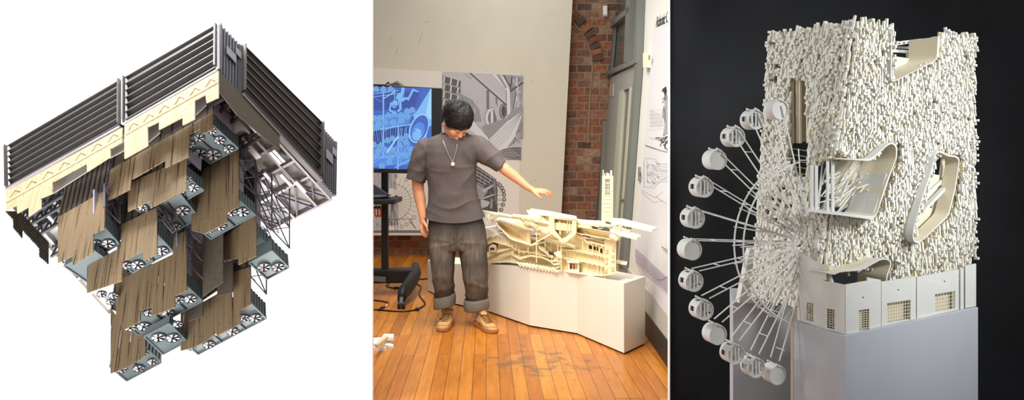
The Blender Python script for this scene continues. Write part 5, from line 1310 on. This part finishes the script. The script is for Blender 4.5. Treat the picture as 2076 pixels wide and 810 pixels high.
# ================================================================ RIGHT: white tower model with ferris wheel
M_w = mat('tower_white', (208, 209, 204), .6, var=.02, scale=20); M_bar = mat('tower_bar_white', (222, 221, 212), .6); M_bar2 = mat('tower_bar_cream', (222, 216, 194), .65)
M_gapbounce = mat('tower_backing_interbounce', (186, 172, 134), .8); M_warmbounce = mat('tower_inner_warm_bounce', (214, 206, 180), .7); M_lat = mat('lattice_cream', (226, 218, 192), .6)  # backing and inner faces: yellow-beige interbounce put into the colour
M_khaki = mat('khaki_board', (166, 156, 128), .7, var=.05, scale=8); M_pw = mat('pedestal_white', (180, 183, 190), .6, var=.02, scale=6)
tower = thing('tower_model', P(1713, 680, 2.66), 'tall white tower model covered in short sticks, on a pedestal before the black cloth', 'architectural model')
FR = [P(1735, 44, 2.74), P(1968, 73, 3.10), P(1968, 620, 3.10), P(1655, 625, 2.79)]     # right face tl,tr,br,bl
FL = [P(1565, 69, 3.04), P(1735, 44, 2.74), P(1655, 625, 2.79), P(1530, 600, 3.12)]     # left face
def face_pt(Q4, s, t): return quad2(*Q4, s, t)
def to_px(p): return (CX+F*p.x/p.y, HZ-F*(p.z-EYE)/p.y)
W1 = [(1643, 342), (1690, 320), (1765, 322), (1800, 292), (1810, 287), (1819, 295), (1819, 318), (1806, 352), (1791, 396), (1777, 438), (1770, 443), (1715, 437), (1638, 428)]
W2 = [(1902, 304), (1912, 307), (1925, 314), (1939, 315), (1946.5, 323), (1937, 385), (1923.5, 438), (1868, 490), (1856, 493), (1850, 484), (1851, 465), (1868, 404), (1885, 354), (1896, 312)]
W3 = [(1690, 553), (1741, 548), (1787, 523), (1804, 524.5), (1808.5, 534), (1799, 561), (1797, 620), (1665, 620), (1668, 548)]
W4 = [(1807, 20), (1806, 160), (1811, 167), (1896, 124), (1901, 116), (1903, 20)]
W5 = [(1606, 162), (1637, 160), (1641, 230), (1644, 300), (1638, 372), (1622, 360), (1602, 330), (1606, 290)]
RI = [W1, W2, W3, W4]; LI = [W1, W3, W5]
rnd = random.Random(9)
darkcells = [(1578, 135, 14, 3), (1575, 160, 6, 9), (1629, 148, 4, 6), (1951, 118, 8, 6), (1882, 209, 10, 4), (1955, 292, 8, 5), (1836, 500, 6, 8), (1793, 512, 4, 6), (1922, 515, 5, 8), (1925, 530, 6, 6), (1857, 566, 4, 5), (1726, 280, 5, 3), (1850, 332, 4, 4), (1848, 165, 3, 3),
             (1948, 256, 4, 8), (1612, 395, 10, 7), (1590, 385, 9, 7), (1585, 410, 8, 7), (1605, 420, 9, 7), (1570, 400, 7, 8), (1560, 430, 7, 7), (1600, 440, 8, 6), (1578, 445, 8, 6), (1575, 425, 7, 5), (1620, 440, 8, 6), (1595, 462, 8, 6), (1625, 330, 9, 12), (1612, 312, 8, 8), (1920, 350, 6, 5), (1965, 345, 5, 5), (1562, 290, 7, 5), (1575, 282, 10, 5)]
def is_hole(x, y, polys):
    if any(pip(x, y, w) for w in polys): return True
    for a, b_, w, h_ in darkcells:
        if abs(x-a) < w*.75 and abs(y-b_) < h_*.9: return True
    return False
def clad(Q4, nrm, polys, ns, nt, seed, name):
    rnd = random.Random(seed)
    sk = MB()
    for i in range(ns*2):
        for j in range(nt*2):
            s0, s1, t0, t1 = i/(ns*2), (i+1)/(ns*2), j/(nt*2), (j+1)/(nt*2)
            c = to_px(face_pt(Q4, (s0+s1)/2, (t0+t1)/2))
            if is_hole(c[0], c[1], polys): continue
            sk.poly([face_pt(Q4, s0, t0), face_pt(Q4, s1, t0), face_pt(Q4, s1, t1), face_pt(Q4, s0, t1)])
    bm = bmesh.new(); o = sk.build('backing_shell', M_gapbounce, tower); bm.from_mesh(o.data); bmesh.ops.remove_doubles(bm, verts=bm.verts, dist=.0001); bm.to_mesh(o.data); bm.free()
    m_ = o.modifiers.new('s', 'SOLIDIFY'); m_.thickness = .006; m_.offset = 0
    bars = MB()
    for j in range(nt):
        for i in range(-1, ns+1):
            s = (i+.5+rnd.uniform(-.15, .15)+(.5 if j % 2 else 0))/ns; t = (j+.5+rnd.uniform(-.3, .3))/nt
            if s > 1.012 or s < -.012 or rnd.random() < .04: continue
            p = face_pt(Q4, s, t); c = to_px(p)
            if is_hole(c[0], c[1], polys) or c[1] < 40 or (c[0] > 1958 and c[1] > 528): continue
            L = rnd.choice([.009, .012, .015, .019, .024])*rnd.uniform(.85, 1.15); w = rnd.choice([.0028, .0032, .0036, .0045]); dp = rnd.uniform(.003, .014)
            dn = (face_pt(Q4, s, min(1, t+.02))-face_pt(Q4, s, max(0, t-.02))).normalized()
            sd = nrm.cross(dn).normalized()
            q0 = to_px(p+dn*L); q1 = to_px(p-dn*L)
            if is_hole(q0[0], q0[1], polys): L *= .5
            tl = rnd.uniform(.05, .22)
            ax = (dn+nrm*tl).normalized(); ay = (nrm-dn*tl).normalized()
            bars.obox(p+nrm*(dp+.004), sd*w, ay*.0045, ax*L, 0 if rnd.random() < .72 else 1)
            if rnd.random() < .42:    # stub end sticking out
                bars.obox(p+nrm*(dp+.012)+dn*L*rnd.uniform(-.9, .9), sd*w*1.35, nrm*.007, dn*.0048, 0)
    b_ = bars.build('stick_cladding', [M_bar, M_bar2], tower); b_['kind'] = 'stuff'; return o
NR_ = (FR[1]-FR[0]).cross(V((0, 0, 1))).normalized();  NR_ = NR_ if NR_.y < 0 else -NR_
NL_ = (FL[1]-FL[0]).cross(V((0, 0, 1))).normalized();  NL_ = NL_ if NL_.y < 0 else -NL_
clad(FR, NR_, RI, 68, 52, 1, 'r'); clad(FL, NL_, LI, 47, 52, 2, 'l')
# return edges at the outer ends so the walls read as thick
mb = MB(); mb.prism([FR[1], FR[2], FR[2]+V((-.03, .08, 0)), FR[1]+V((-.03, .08, 0))], V((.004, 0, 0))); mb.build('end_wall', M_gapbounce, tower)
def hface(px, py, Q4, nrm, off=0): return hitp(px, py, Q4[0]+nrm*off, nrm)
hR = lambda x, y, off=0: hface(x, y, FR, NR_, off)
# window surrounds: smooth lips with deep reveals
def chaikin(poly, open_):
    for _ in range(2):
        out = [] if not open_ else [poly[0]]; n = len(poly)
        for i in range(n if not open_ else n-1):
            a, b = poly[i], poly[(i+1) % n]; l = sqrt((a[0]-b[0])**2+(a[1]-b[1])**2); q = min(.25, 5/max(l, 1e-3))
            out += [(a[0]+(b[0]-a[0])*q, a[1]+(b[1]-a[1])*q), (b[0]+(a[0]-b[0])*q, b[1]+(a[1]-b[1])*q)]
        if open_: out.append(poly[-1])
        poly = out
    return poly
def surround(name, poly, depth, lip=.0075, open_=False, holes_back=None):
    poly = chaikin(poly, open_)
    mb = MB(); pts = [hR(x, y, .026) for x, y in poly]; n = len(pts); c = sum(pts, V((0, 0, 0)))/n
    def shrink(k): return [p+(c-p).normalized()*k for p in pts]
    A, B_ = [p-NR_*.03 for p in pts], pts; C_ = shrink(lip); D_ = [p-NR_*depth for p in C_]
    R = [A, B_, C_, D_]
    vs = [p for r in R for p in r]; fs = []
    for i in range(3):
        for k in range(n-1 if open_ else n): fs.append([i*n+k, i*n+(k+1) % n, (i+1)*n+(k+1) % n, (i+1)*n+k])
    m3_ = n if not open_ else n-1
    mb.add(vs, fs[:2*m3_], 0); mb.add(vs, fs[2*m3_:], 1); o = mb.build(name, [M_w, M_warmbounce], tower)  # warm bounce painted into the inner reveal faces
    return o
W1o = [(1690, 320), (1765, 322), (1800, 292), (1810, 287), (1819, 295), (1819, 318), (1806, 352), (1791, 396), (1777, 438), (1770, 443), (1715, 437), (1638, 428)]
surround('bay_window_surround', W1o, .13, .0085, True)
o2 = surround('bay_window_surround', W2, .055, .008)
surround('bay_window_surround', [(1690, 556), (1700, 551), (1741, 548), (1787, 523), (1804, 524.5), (1808.5, 534), (1799, 561), (1797, 600)], .12, .008, True)
surround('roof_notch_surround', [(1807, 57), (1806, 160), (1811, 167), (1896, 124), (1901, 116), (1903, 73)], .12, .006, True)
# back of the slanted bay with its dark openings
bk = lambda x, y: hitp(x, y, FR[0]-NR_*.045, NR_)
mb = MB(); prism_holes(mb, [(1884, 320), (1898, 302), (1912, 307), (1925, 314), (1942, 318), (1942, 330), (1934, 385), (1920, 436), (1868, 486), (1852, 484), (1852, 462), (1868, 404)],
                       [[(1887, 352), (1893, 318), (1902, 313), (1910, 322), (1906, 355)], rect(1915.5, 331, 1928, 355, -1.5), [(1876, 418), (1893, 402), (1890, 422)]], bk, NR_*-.006); mb.build('bay_back_wall', M_warmbounce, tower)
mb = MB(); mb.bar(bk(1862, 424)+NR_*.02, bk(1919, 362)+NR_*.025, .02, .012); mb.build('bay_rail', M_w, tower)
mb = MB(); mb.bar(bk(1872, 396)+NR_*.01, bk(1916, 356)+NR_*.01, .008, .012); mb.build('bay_rail', M_w, tower)
# big bay interior: white inner panel, posts and sill
mb = MB(); mb.prism([hR(1768, 350, -.0), hR(1803, 350, .0), hR(1778, 436, .0), hR(1752, 430, -.0)], -NR_*.004)
ip = mb; mb = MB(); q = [(1806, 350), (1774, 440)]; mb.prism([hR(1797, 352, .015), hR(1769, 436, .015), hR(1769, 436, .015)-NR_*.11, hR(1797, 352, .015)-NR_*.11], V((.003, 0, 0))); mb.build('bay_inner_panel', M_w, tower)
for x in (1646, 1655, 1678, 1688):
    y0 = 335 if x < 1670 else 325
    mb = MB(); mb.bar(hR(x, y0, .0 if x in (1646, 1678) else -.02), hR(x, 432, .0 if x in (1646, 1678) else -.02), .009 if x in (1646, 1688) else .006, .01); mb.build('bay_post', M_w, tower)
mb = MB(); mb.prism([hR(1638, 424, .03), hR(1715, 433, .03), hR(1770, 441, .03), hR(1760, 436, -.08), hR(1650, 422, -.08)], (0, 0, -.008)); mb.build('bay_sill', M_w, tower)
mb = MB(); mb.prism([hR(1690, 330, -.18), hR(1800, 300, -.18), hR(1780, 420, -.22), hR(1690, 420, -.22)], -NR_*.005); mb.build('bay_rear_screen', M_warmbounce, tower)
rn = random.Random(4)
for k in range(46):
    a_ = (rn.uniform(1660, 1760), rn.uniform(360, 420)); e_ = (a_[0]+rn.uniform(12, 46), a_[1]-rn.uniform(8, 46))
    mb = MB(); mb.bar(hR(*a_, -rn.uniform(.03, .12)), hR(*e_, -rn.uniform(.04, .14)), .0032); mb.build('interior_rod', M_bar, tower)
# left opening: posts and inner wall
hL = lambda x, y, off=0: hface(x, y, FL, NL_, off)
mb = MB(); mb.prism([hL(1609, 158, -.05), hL(1640, 158, -.05), hL(1640, 285, -.05), hL(1609, 290, -.05)], -NL_*.004); mb.build('left_bay_back', M_warmbounce, tower)
for x in (1606, 1616, 1622, 1637): mb = MB(); mb.bar(hL(x, 160, -.005), hL(x+1, 290, -.005), .009, .008); mb.build('left_bay_post', M_bar2, tower)
mb = MB()
for k in range(6): mb.bar(hL(1600, 300+k*12, -.02), hL(1640, 306+k*12, -.05), .004)
mb.build('left_bay_rungs', M_bar2, tower)
# roof: deck, crossbeams behind the notch
mb = MB(); prism_holes(mb, [(1806, 86), (1868, 78), (1868, 84), (1806, 94)], [], lambda x, y: P(x, y, 3.12), (0, .01, 0)); cbm = mb.build('perforated_beam', M_w, tower)
for k in range(6):
    mb = MB(); c = P(1814+k*9.5, 89.2-k*1.25, 3.118); mb.cyl(c, (.0028, 0, 0), (0, 0, .0028), (0, -.002, 0), 10); mb.build('beam_hole', mat('hole_dark', (40, 38, 34), .9) if k == 0 else bpy.data.materials['hole_dark'], cbm)
mb = MB(); mb.bar(P(1806, 95, 3.16), P(1868, 98, 3.2), .010, .01); mb.build('roof_beam', M_w, tower)
mb = MB(); mb.bar(P(1860, 96, 3.2), P(1862, 120, 3.2), .014, .01); mb.build('roof_post', M_w, tower)
mb = MB(); mb.bar(P(1806, 103, 3.08), P(1840, 105, 3.12), .012, .012); mb.bar(P(1840, 104, 3.12), P(1841, 116, 3.12), .01, .01); mb.build('roof_frame', M_w, tower)
mb = MB(); mb.prism([P(1806, 113, 3.0), P(1850, 119, 3.05), P(1848, 148, 3.05), P(1806, 168, 3.0)], (0, .006, 0)); mb.build('roof_room_wall', M_warmbounce, tower)
mb = MB(); mb.prism([hR(1903, 73, .02), hR(1901, 117, .02), hR(1901, 117, -.10), hR(1903, 73, -.10)], (.005, 0, 0)); mb.build('notch_side_wall', M_warmbounce, tower)
mb = MB(); mb.prism([FL[1]+V((0, .02, -.03)), FR[1]+V((-.02, .02, -.04)), FR[1]+V((-.35, .16, -.04)), FL[0]+V((.02, .02, -.03))], (0, 0, .004)); 

# pedestals --------------------------------------------------------------
ZT = .737
def block_ped(name, pts, z0, z1, m, label):
    mb = MB(); mb.prism([V((x, y, z0)) for x, y in pts], (0, 0, z1-z0)); o = mb.build(name, m); bevel(o, .002); return tag(o, label, 'pedestal')
Np, Lp_, Rp = (1.17, 2.6), (1.0700, 2.812), (1.9155, 3.04)
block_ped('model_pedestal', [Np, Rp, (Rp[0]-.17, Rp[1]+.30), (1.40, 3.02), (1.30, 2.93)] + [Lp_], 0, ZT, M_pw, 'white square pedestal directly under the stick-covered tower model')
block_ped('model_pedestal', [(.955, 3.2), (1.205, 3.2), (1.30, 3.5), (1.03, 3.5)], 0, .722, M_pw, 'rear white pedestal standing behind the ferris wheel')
block_ped('backing_board', [(1.155, 3.04), (1.25, 3.04), (1.25, 3.07), (1.155, 3.07)], 0, .90, M_khaki, 'khaki upright board between the two white pedestals')['category'] = 'board'
# smooth base walls around the foot of the tower -------------------------------
def bd(px): return along([(1609, 2.812), (1713, 2.6), (1983, 3.04)], px)+.012
Bp = lambda x, y: P(x, y, bd(x))
def lattice(x0, y0, x1, y1, sk, parent, nx=5, ny=7):
    mb = MB()
    for k in range(nx+1): x = x0+(x1-x0)*k/nx; o_ = sk*k/nx; mb.bar(P(x, y0+o_, bd(x)+.004), P(x, y1+o_, bd(x)+.004), .0014)
    for k in range(ny+1): y = y0+(y1-y0)*k/ny; mb.bar(P(x0, y, bd(x0)+.003), P(x1, y+sk, bd(x1)+.003), .0014)
    mb.build('window_lattice', M_lat, parent)
def bwall(outer, win, dots=(), nx=5, ny=7):
    hs = []
    for (x0, y0, x1, y1, sk) in win: hs.append([(x0, y0), (x1, y0+sk), (x1, y1+sk), (x0, y1)])
    for (x, y) in dots: hs.append([(x+2*cos(a), y+1.8*sin(a)) for a in [2*pi*k/8 for k in range(8)]])
    mb = MB(); prism_holes(mb, outer, hs, Bp, (0, .008, 0)); o = mb.build('base_wall', M_w, tower)
    for (x0, y0, x1, y1, sk) in win: lattice(x0, y0, x1, y1, sk, o, nx, ny)
    return o
bwall([(1619, 507), (1639, 520), (1659, 532), (1675, 537), (1676, 568), (1655, 564), (1655, 661), (1619, 649)], [(1635.5, 611, 1650.5, 648, 4)], (), 3, 8)
bwall([(1655, 563), (1680, 571), (1700, 574), (1713, 577), (1713, 677), (1655, 661)], [(1677, 624, 1693.5, 664, 4)], (), 3, 8)
bwall([(1714, 577), (1758, 569), (1758, 562), (1786, 567), (1786, 663), (1714, 677)], [(1741, 628, 1762, 670, -3)], [(1749.5, 602.5)], 4, 9)
bwall([(1787, 571), (1857, 560), (1857, 646), (1787, 662)], [(1798, 614, 1846, 654, -7)], [(1821, 587)], 9, 6)
bwall([(1859, 561), (1944, 546), (1944, 627), (1859, 645)], [(1895, 596, 1936, 632, -7)], [(1915, 570)], 7, 5)
bwall([(1947, 544), (1954, 543), (1954, 625), (1947, 627)], []); bwall([(1957, 539), (1979, 534), (1979, 620), (1957, 624)], [])
mb = MB(); mb.tube([P(1675, 540, 2.70), P(1682, 546, 2.72), P(1680, 560, 2.72), P(1684, 572, 2.72)], .012, 8); mb.build('base_column', M_warmbounce, tower)
R_ = []
mb = MB()
for x in range(1622, 1976, 8):
    pass
mb.loft([[P(x, y0, bd(x)+.05), P(x, 675, bd(x)+.05), P(x, 675, bd(x)+.055), P(x, y0, bd(x)+.055)] for x, y0 in ((1624, 575), (1713, 590), (1850, 575), (1972, 560))]); mb.build('base_core', M_warmbounce, tower)
mb = MB(); mb.prism([P(1520, 505, 3.16), P(1600, 498, 3.16), P(1602, 612, 3.16), P(1498, 614, 3.16)], (0, .05, 0)); mb.build('rear_base_wall', M_w, tower)
mb = MB(); mb.prism([P(1596, 520, 3.0), P(1622, 520, 2.93), P(1622, 612, 2.93), P(1600, 612, 3.0)], (0, .02, 0)); mb.build('rear_base_wall', M_warmbounce, tower)

# ferris wheel --------------------------------------------------------------------
WC = P(1640, 490, 2.85); th_ = radians(18); wh = V((-cos(th_), -sin(th_), 0)); wn = wh.cross(V((0, 0, 1))).normalized(); wn = wn if wn.y < 0 else -wn
wheel = thing('ferris_wheel', WC-V((0, 0, .52)), 'white ferris wheel model with round cabins, cutting into the left side of the tower', 'ferris wheel')
WR = .526
def WP(a, r, off=0): return WC+wh*cos(a)*r+V((0, 0, 1))*sin(a)*r+wn*off
def arc_rim(r, a0, a1, off, rad, name, n=60):
    mb = MB(); mb.tube([WP(a0+(a1-a0)*i/n, r, off) for i in range(n+1)], rad, 6); mb.build(name, M_w, wheel)
HT = .028
for off in (HT, -HT): arc_rim(.60*WR, radians(-66), radians(78), off, .0032, 'rim')
arc_rim(.175*WR, radians(-110), radians(110), HT, .0032, 'hub_ring'); arc_rim(.175*WR, radians(-110), radians(110), -HT, .003, 'hub_ring')
mb = MB(); mb.tube([WP(0, 0, .05), WP(0, 0, -.05)], .018, 12); mb.build('axle', M_w, wheel)
mb = MB(); mb.tube([WP(0, 0, .06), WP(0, 0, .08)], .03, 16); mb.build('hub_cap', M_w, wheel)
def cabin(px, py, style):
    c = hitp(px, py, WC+wn*HT, wn); rel = c-WC; a = atan2(rel.z, rel.dot(wh)); r = sqrt(rel.z**2+rel.dot(wh)**2)
    c = WC+wh*cos(a)*r+V((0, 0, 1))*sin(a)*r
    Rc = .0365; up = V((0, 0, 1)); T_ = .052
    o = bpy.data.objects.new('cabin', None); COL.objects.link(o); o.parent = wheel; o.location = c-WL(wheel); WLOC[o.name] = c; o.empty_display_size = .01
    mb = MB(); n = 36
    def rp(k, q, off): t = 2*pi*k/n; return c+(wh*cos(t)+up*sin(t))*q+wn*off
    for k in range(n):
        gap = (k in (35, 0, 1)) or (k in (6, 7)) or (k in (20, 21))
        spans = ((-T_/2, -T_/2+.010), (T_/2-.014, T_/2)) if gap and style else ((-T_/2, T_/2),)
        for s0, s1 in spans:
            mb.prism([rp(k, Rc, s0), rp(k+1, Rc, s0), rp(k+1, Rc*.93, s0), rp(k, Rc*.93, s0)], wn*(s1-s0))
    mb.build('drum', M_w, o)
    # front and rear faces; slotted cabins have tall openings
    for off in (T_/2-.009, -T_/2+.004):
        mb = MB()
        outer = [(Rc*.96*cos(2*pi*k/28), Rc*.96*sin(2*pi*k/28)) for k in range(28)]
        hs = []
        if style:
            for (u0, u1, v) in ((-.78, -.50, .40), (-.28, -.02, .72), (.14, .34, .68), (.52, .78, .40)):
                hs.append([(u0*Rc, -v*Rc), (u1*Rc, -v*Rc), (u1*Rc, v*Rc), (u0*Rc, v*Rc)])
        prism_holes(mb, outer, hs, lambda x, y: c+wh*(-x)+up*y+wn*off, wn*.003); mb.build('cabin_face', M_w, o)
    # attachment frame on top
    mb = MB()
    for off in (HT*.9, -HT*.9): mb.bar(c+up*Rc*.9+wn*off-wh*.012, c+up*(Rc+.006)+wn*off+wh*.008, .006)
    mb.bar(c+up*(Rc+.001)+wn*HT, c+up*(Rc+.001)-wn*HT, .004)
    mb.build('hanger', M_w, o)
    return a, r
cab = [(1583, 222, 0), (1534.5, 242.5, 1), (1494.5, 277.7, 1), (1457, 324, 0), (1430, 380, 1), (1412, 443, 1), (1406, 507, 0), (1409, 571, 1), (1430, 629, 1), (1457, 679, 0), (1493, 718.6, 1), (1535, 746, 1), (1578, 760.5, 0)]
angs = []
for x, y, st_ in cab:
    a, r = cabin(x, y, st_); angs.append((a, r))
def spoke(a, r, full=True):
    mb = MB()
    for off in (HT*.9, -HT*.9):
        mb.bar(WP(a, .12*WR, off), WP(a, r, off)+V((0, 0, .034 if full else 0)), .0042, .0035)
        mb.bar(WP(a+.10, .175*WR, off), WP(a, .62*WR, off), .0028)
    for q in (.35, .60, .80):
        if q*WR < r: mb.bar(WP(a, q*WR, HT*.9)+V((0, 0, .034*q*(r > .5))), WP(a, q*WR, -HT*.9)+V((0, 0, .034*q*(r > .5))), .003)
    if full:
        for q in (.25, .45):
            mb.bar(WP(a, q*WR, HT*.9), WP(a, (q+.15)*WR, -HT*.9), .0022)
    mb.build('spoke', M_w, wheel)
for a, r in angs: spoke(a, r-.02)
st_ = angs[0][0]-angs[1][0]
for k in range(1, 9): spoke(angs[0][0]+st_*k, .30 if k > 1 else .36, False)
for k in range(1, 4): spoke(angs[-1][0]-.22*k, .12+.02*k, False)
# ================================================================ bays and lights
def vplane(name, x0, x1, y, z0, z1, th, m):
    mb = MB(); mb.prism([(x0, y, z0), (x1, y, z0), (x1, y, z1), (x0, y, z1)], (0, th, 0)); return mb.build(name, m)
M_cyc = mat('studio_white', (250, 250, 250), .9, spec=0)
xL = (755-CX)/F*4.0; xR = (1359.5-CX)/F*3.9
struct(vplane('wall_left_bay', -3.6, xL, 4.0, 0, 3.0, .03, M_cyc))
mb = MB(); mb.box((-2.2, 2.2, .003), (2.8, 3.5, .006)); struct(mb.build('floor', M_cyc))  # unseen white slab added below frame for neutral bounce light
mb = MB(); mb.box((2.1, 2.25, .003), (2.5, 3.3, .006)); struct(mb.build('floor', mat('bounce_cutting_grey', (52, 52, 56), .9)))  # unseen dark slab added to cut warm bounce under the tower
# black cloth with soft folds
cl = mat('black_cloth', (32, 34, 37), .8, spec=.25, var=.18, scale=3, bump=.8, bscale=5)
mb = MB(); nx, nz = 120, 70; x1 = 3.4
def fold(x, z):
    return .03*sin(x*5+1.5*sin(z*2.1))+.012*sin(x*13+z*3+2*sin(z*4))+.0035*sin(z*19+x*9)*max(0, sin(x*3+1))+.005*sin((x+z*1.3)*11)*max(0, sin(z*2-x))
vs = []
for j in range(nz+1):
    for i in range(nx+1):
        x = xR+(x1-xR)*i/nx; z = 3.0*j/nz; vs.append((x, 3.93-fold(x, z)*min(1, (x-xR)*6), z))
fs = [[j*(nx+1)+i, j*(nx+1)+i+1, (j+1)*(nx+1)+i+1, (j+1)*(nx+1)+i] for j in range(nz) for i in range(nx)]
mb.add(vs, fs)
o = mb.build('cloth_backdrop', cl, smooth=True); tag(o, 'black cloth backdrop hanging behind the white tower model', 'backdrop')
mm = o.modifiers.new('sol', 'SOLIDIFY'); mm.thickness = .004; mm.offset = 1
mb = MB(); mb.box((xR-.0022, 3.93, 1.5), (.0045, .04, 3.0)); struct(mb.build('trim_1', mat('white_lath', (246, 246, 246), .6)))

def area(name, loc, target, size, power, color=(1, 1, 1), sy=None, spread=180):
    l = bpy.data.lights.new(name, 'AREA'); l.energy = power; l.color = color; l.size = size
    if sy: l.shape = 'RECTANGLE'; l.size_y = sy
    l.spread = radians(spread)
    o = bpy.data.objects.new(name, l); COL.objects.link(o); o.location = loc
    d = V(target)-V(loc); o.rotation_euler = d.to_track_quat('-Z', 'Y').to_euler(); return o
w = bpy.data.worlds.new('world'); SC.world = w; w.use_nodes = True
w.node_tree.nodes['Background'].inputs[0].default_value = (1, 1, 1, 1); w.node_tree.nodes['Background'].inputs[1].default_value = .40
# left bay: key light for the building, plus added unseen backdrop washes and low fill
area('fill_backdrop_low', (-2.0, 3.0, -0.35+.6), (-1.9, 4.0, 1.3), 2.6, 44, sy=.2)
area('fill_backdrop_top', (-2.0, 3.0, 2.95), (-1.9, 4.0, 1.5), 2.8, 40, sy=.2)
area('lamp_left_key', (-2.3, 3.05, 3.2), (-1.35, 2.95, 1.3), .8, 19, (1, .98, .95), spread=90)
area('fill_left_low', (-1.5, 1.3, .25), (-1.3, 2.9, 1.3), 1.2, 14, (.94, .96, 1), spread=70)  # fill from below, added to lift the dark undersides
# unseen area lights added to fill the room
area('fill_room_front', (-.3, 5.2, 3.6), (-.1, 6.4, .4), 1.6, 62, (1, .965, .90), spread=120)
area('fill_room_pedestal', (-.55, 3.3, 3.4), (.35, 5.6, .2), .9, 20, (1, .955, .87), spread=75)  # frontal fill added to brighten the pedestal and printed model
area('fill_room_back', (0, 7.4, 3.7), (0, 8.6, .8), 1.8, 26, (1, .98, .94))
# right bay key from upper right front
area('lamp_tower_key', (2.7, .9, 2.5), (1.7, 2.9, 1.42), .7, 9, (.98, .99, 1), spread=48)
SC.view_settings.view_transform = 'Standard'; SC.view_settings.look = 'None'; SC.view_settings.exposure = 0; SC.view_settings.gamma = 1
SC.view_settings.use_curve_mapping = False
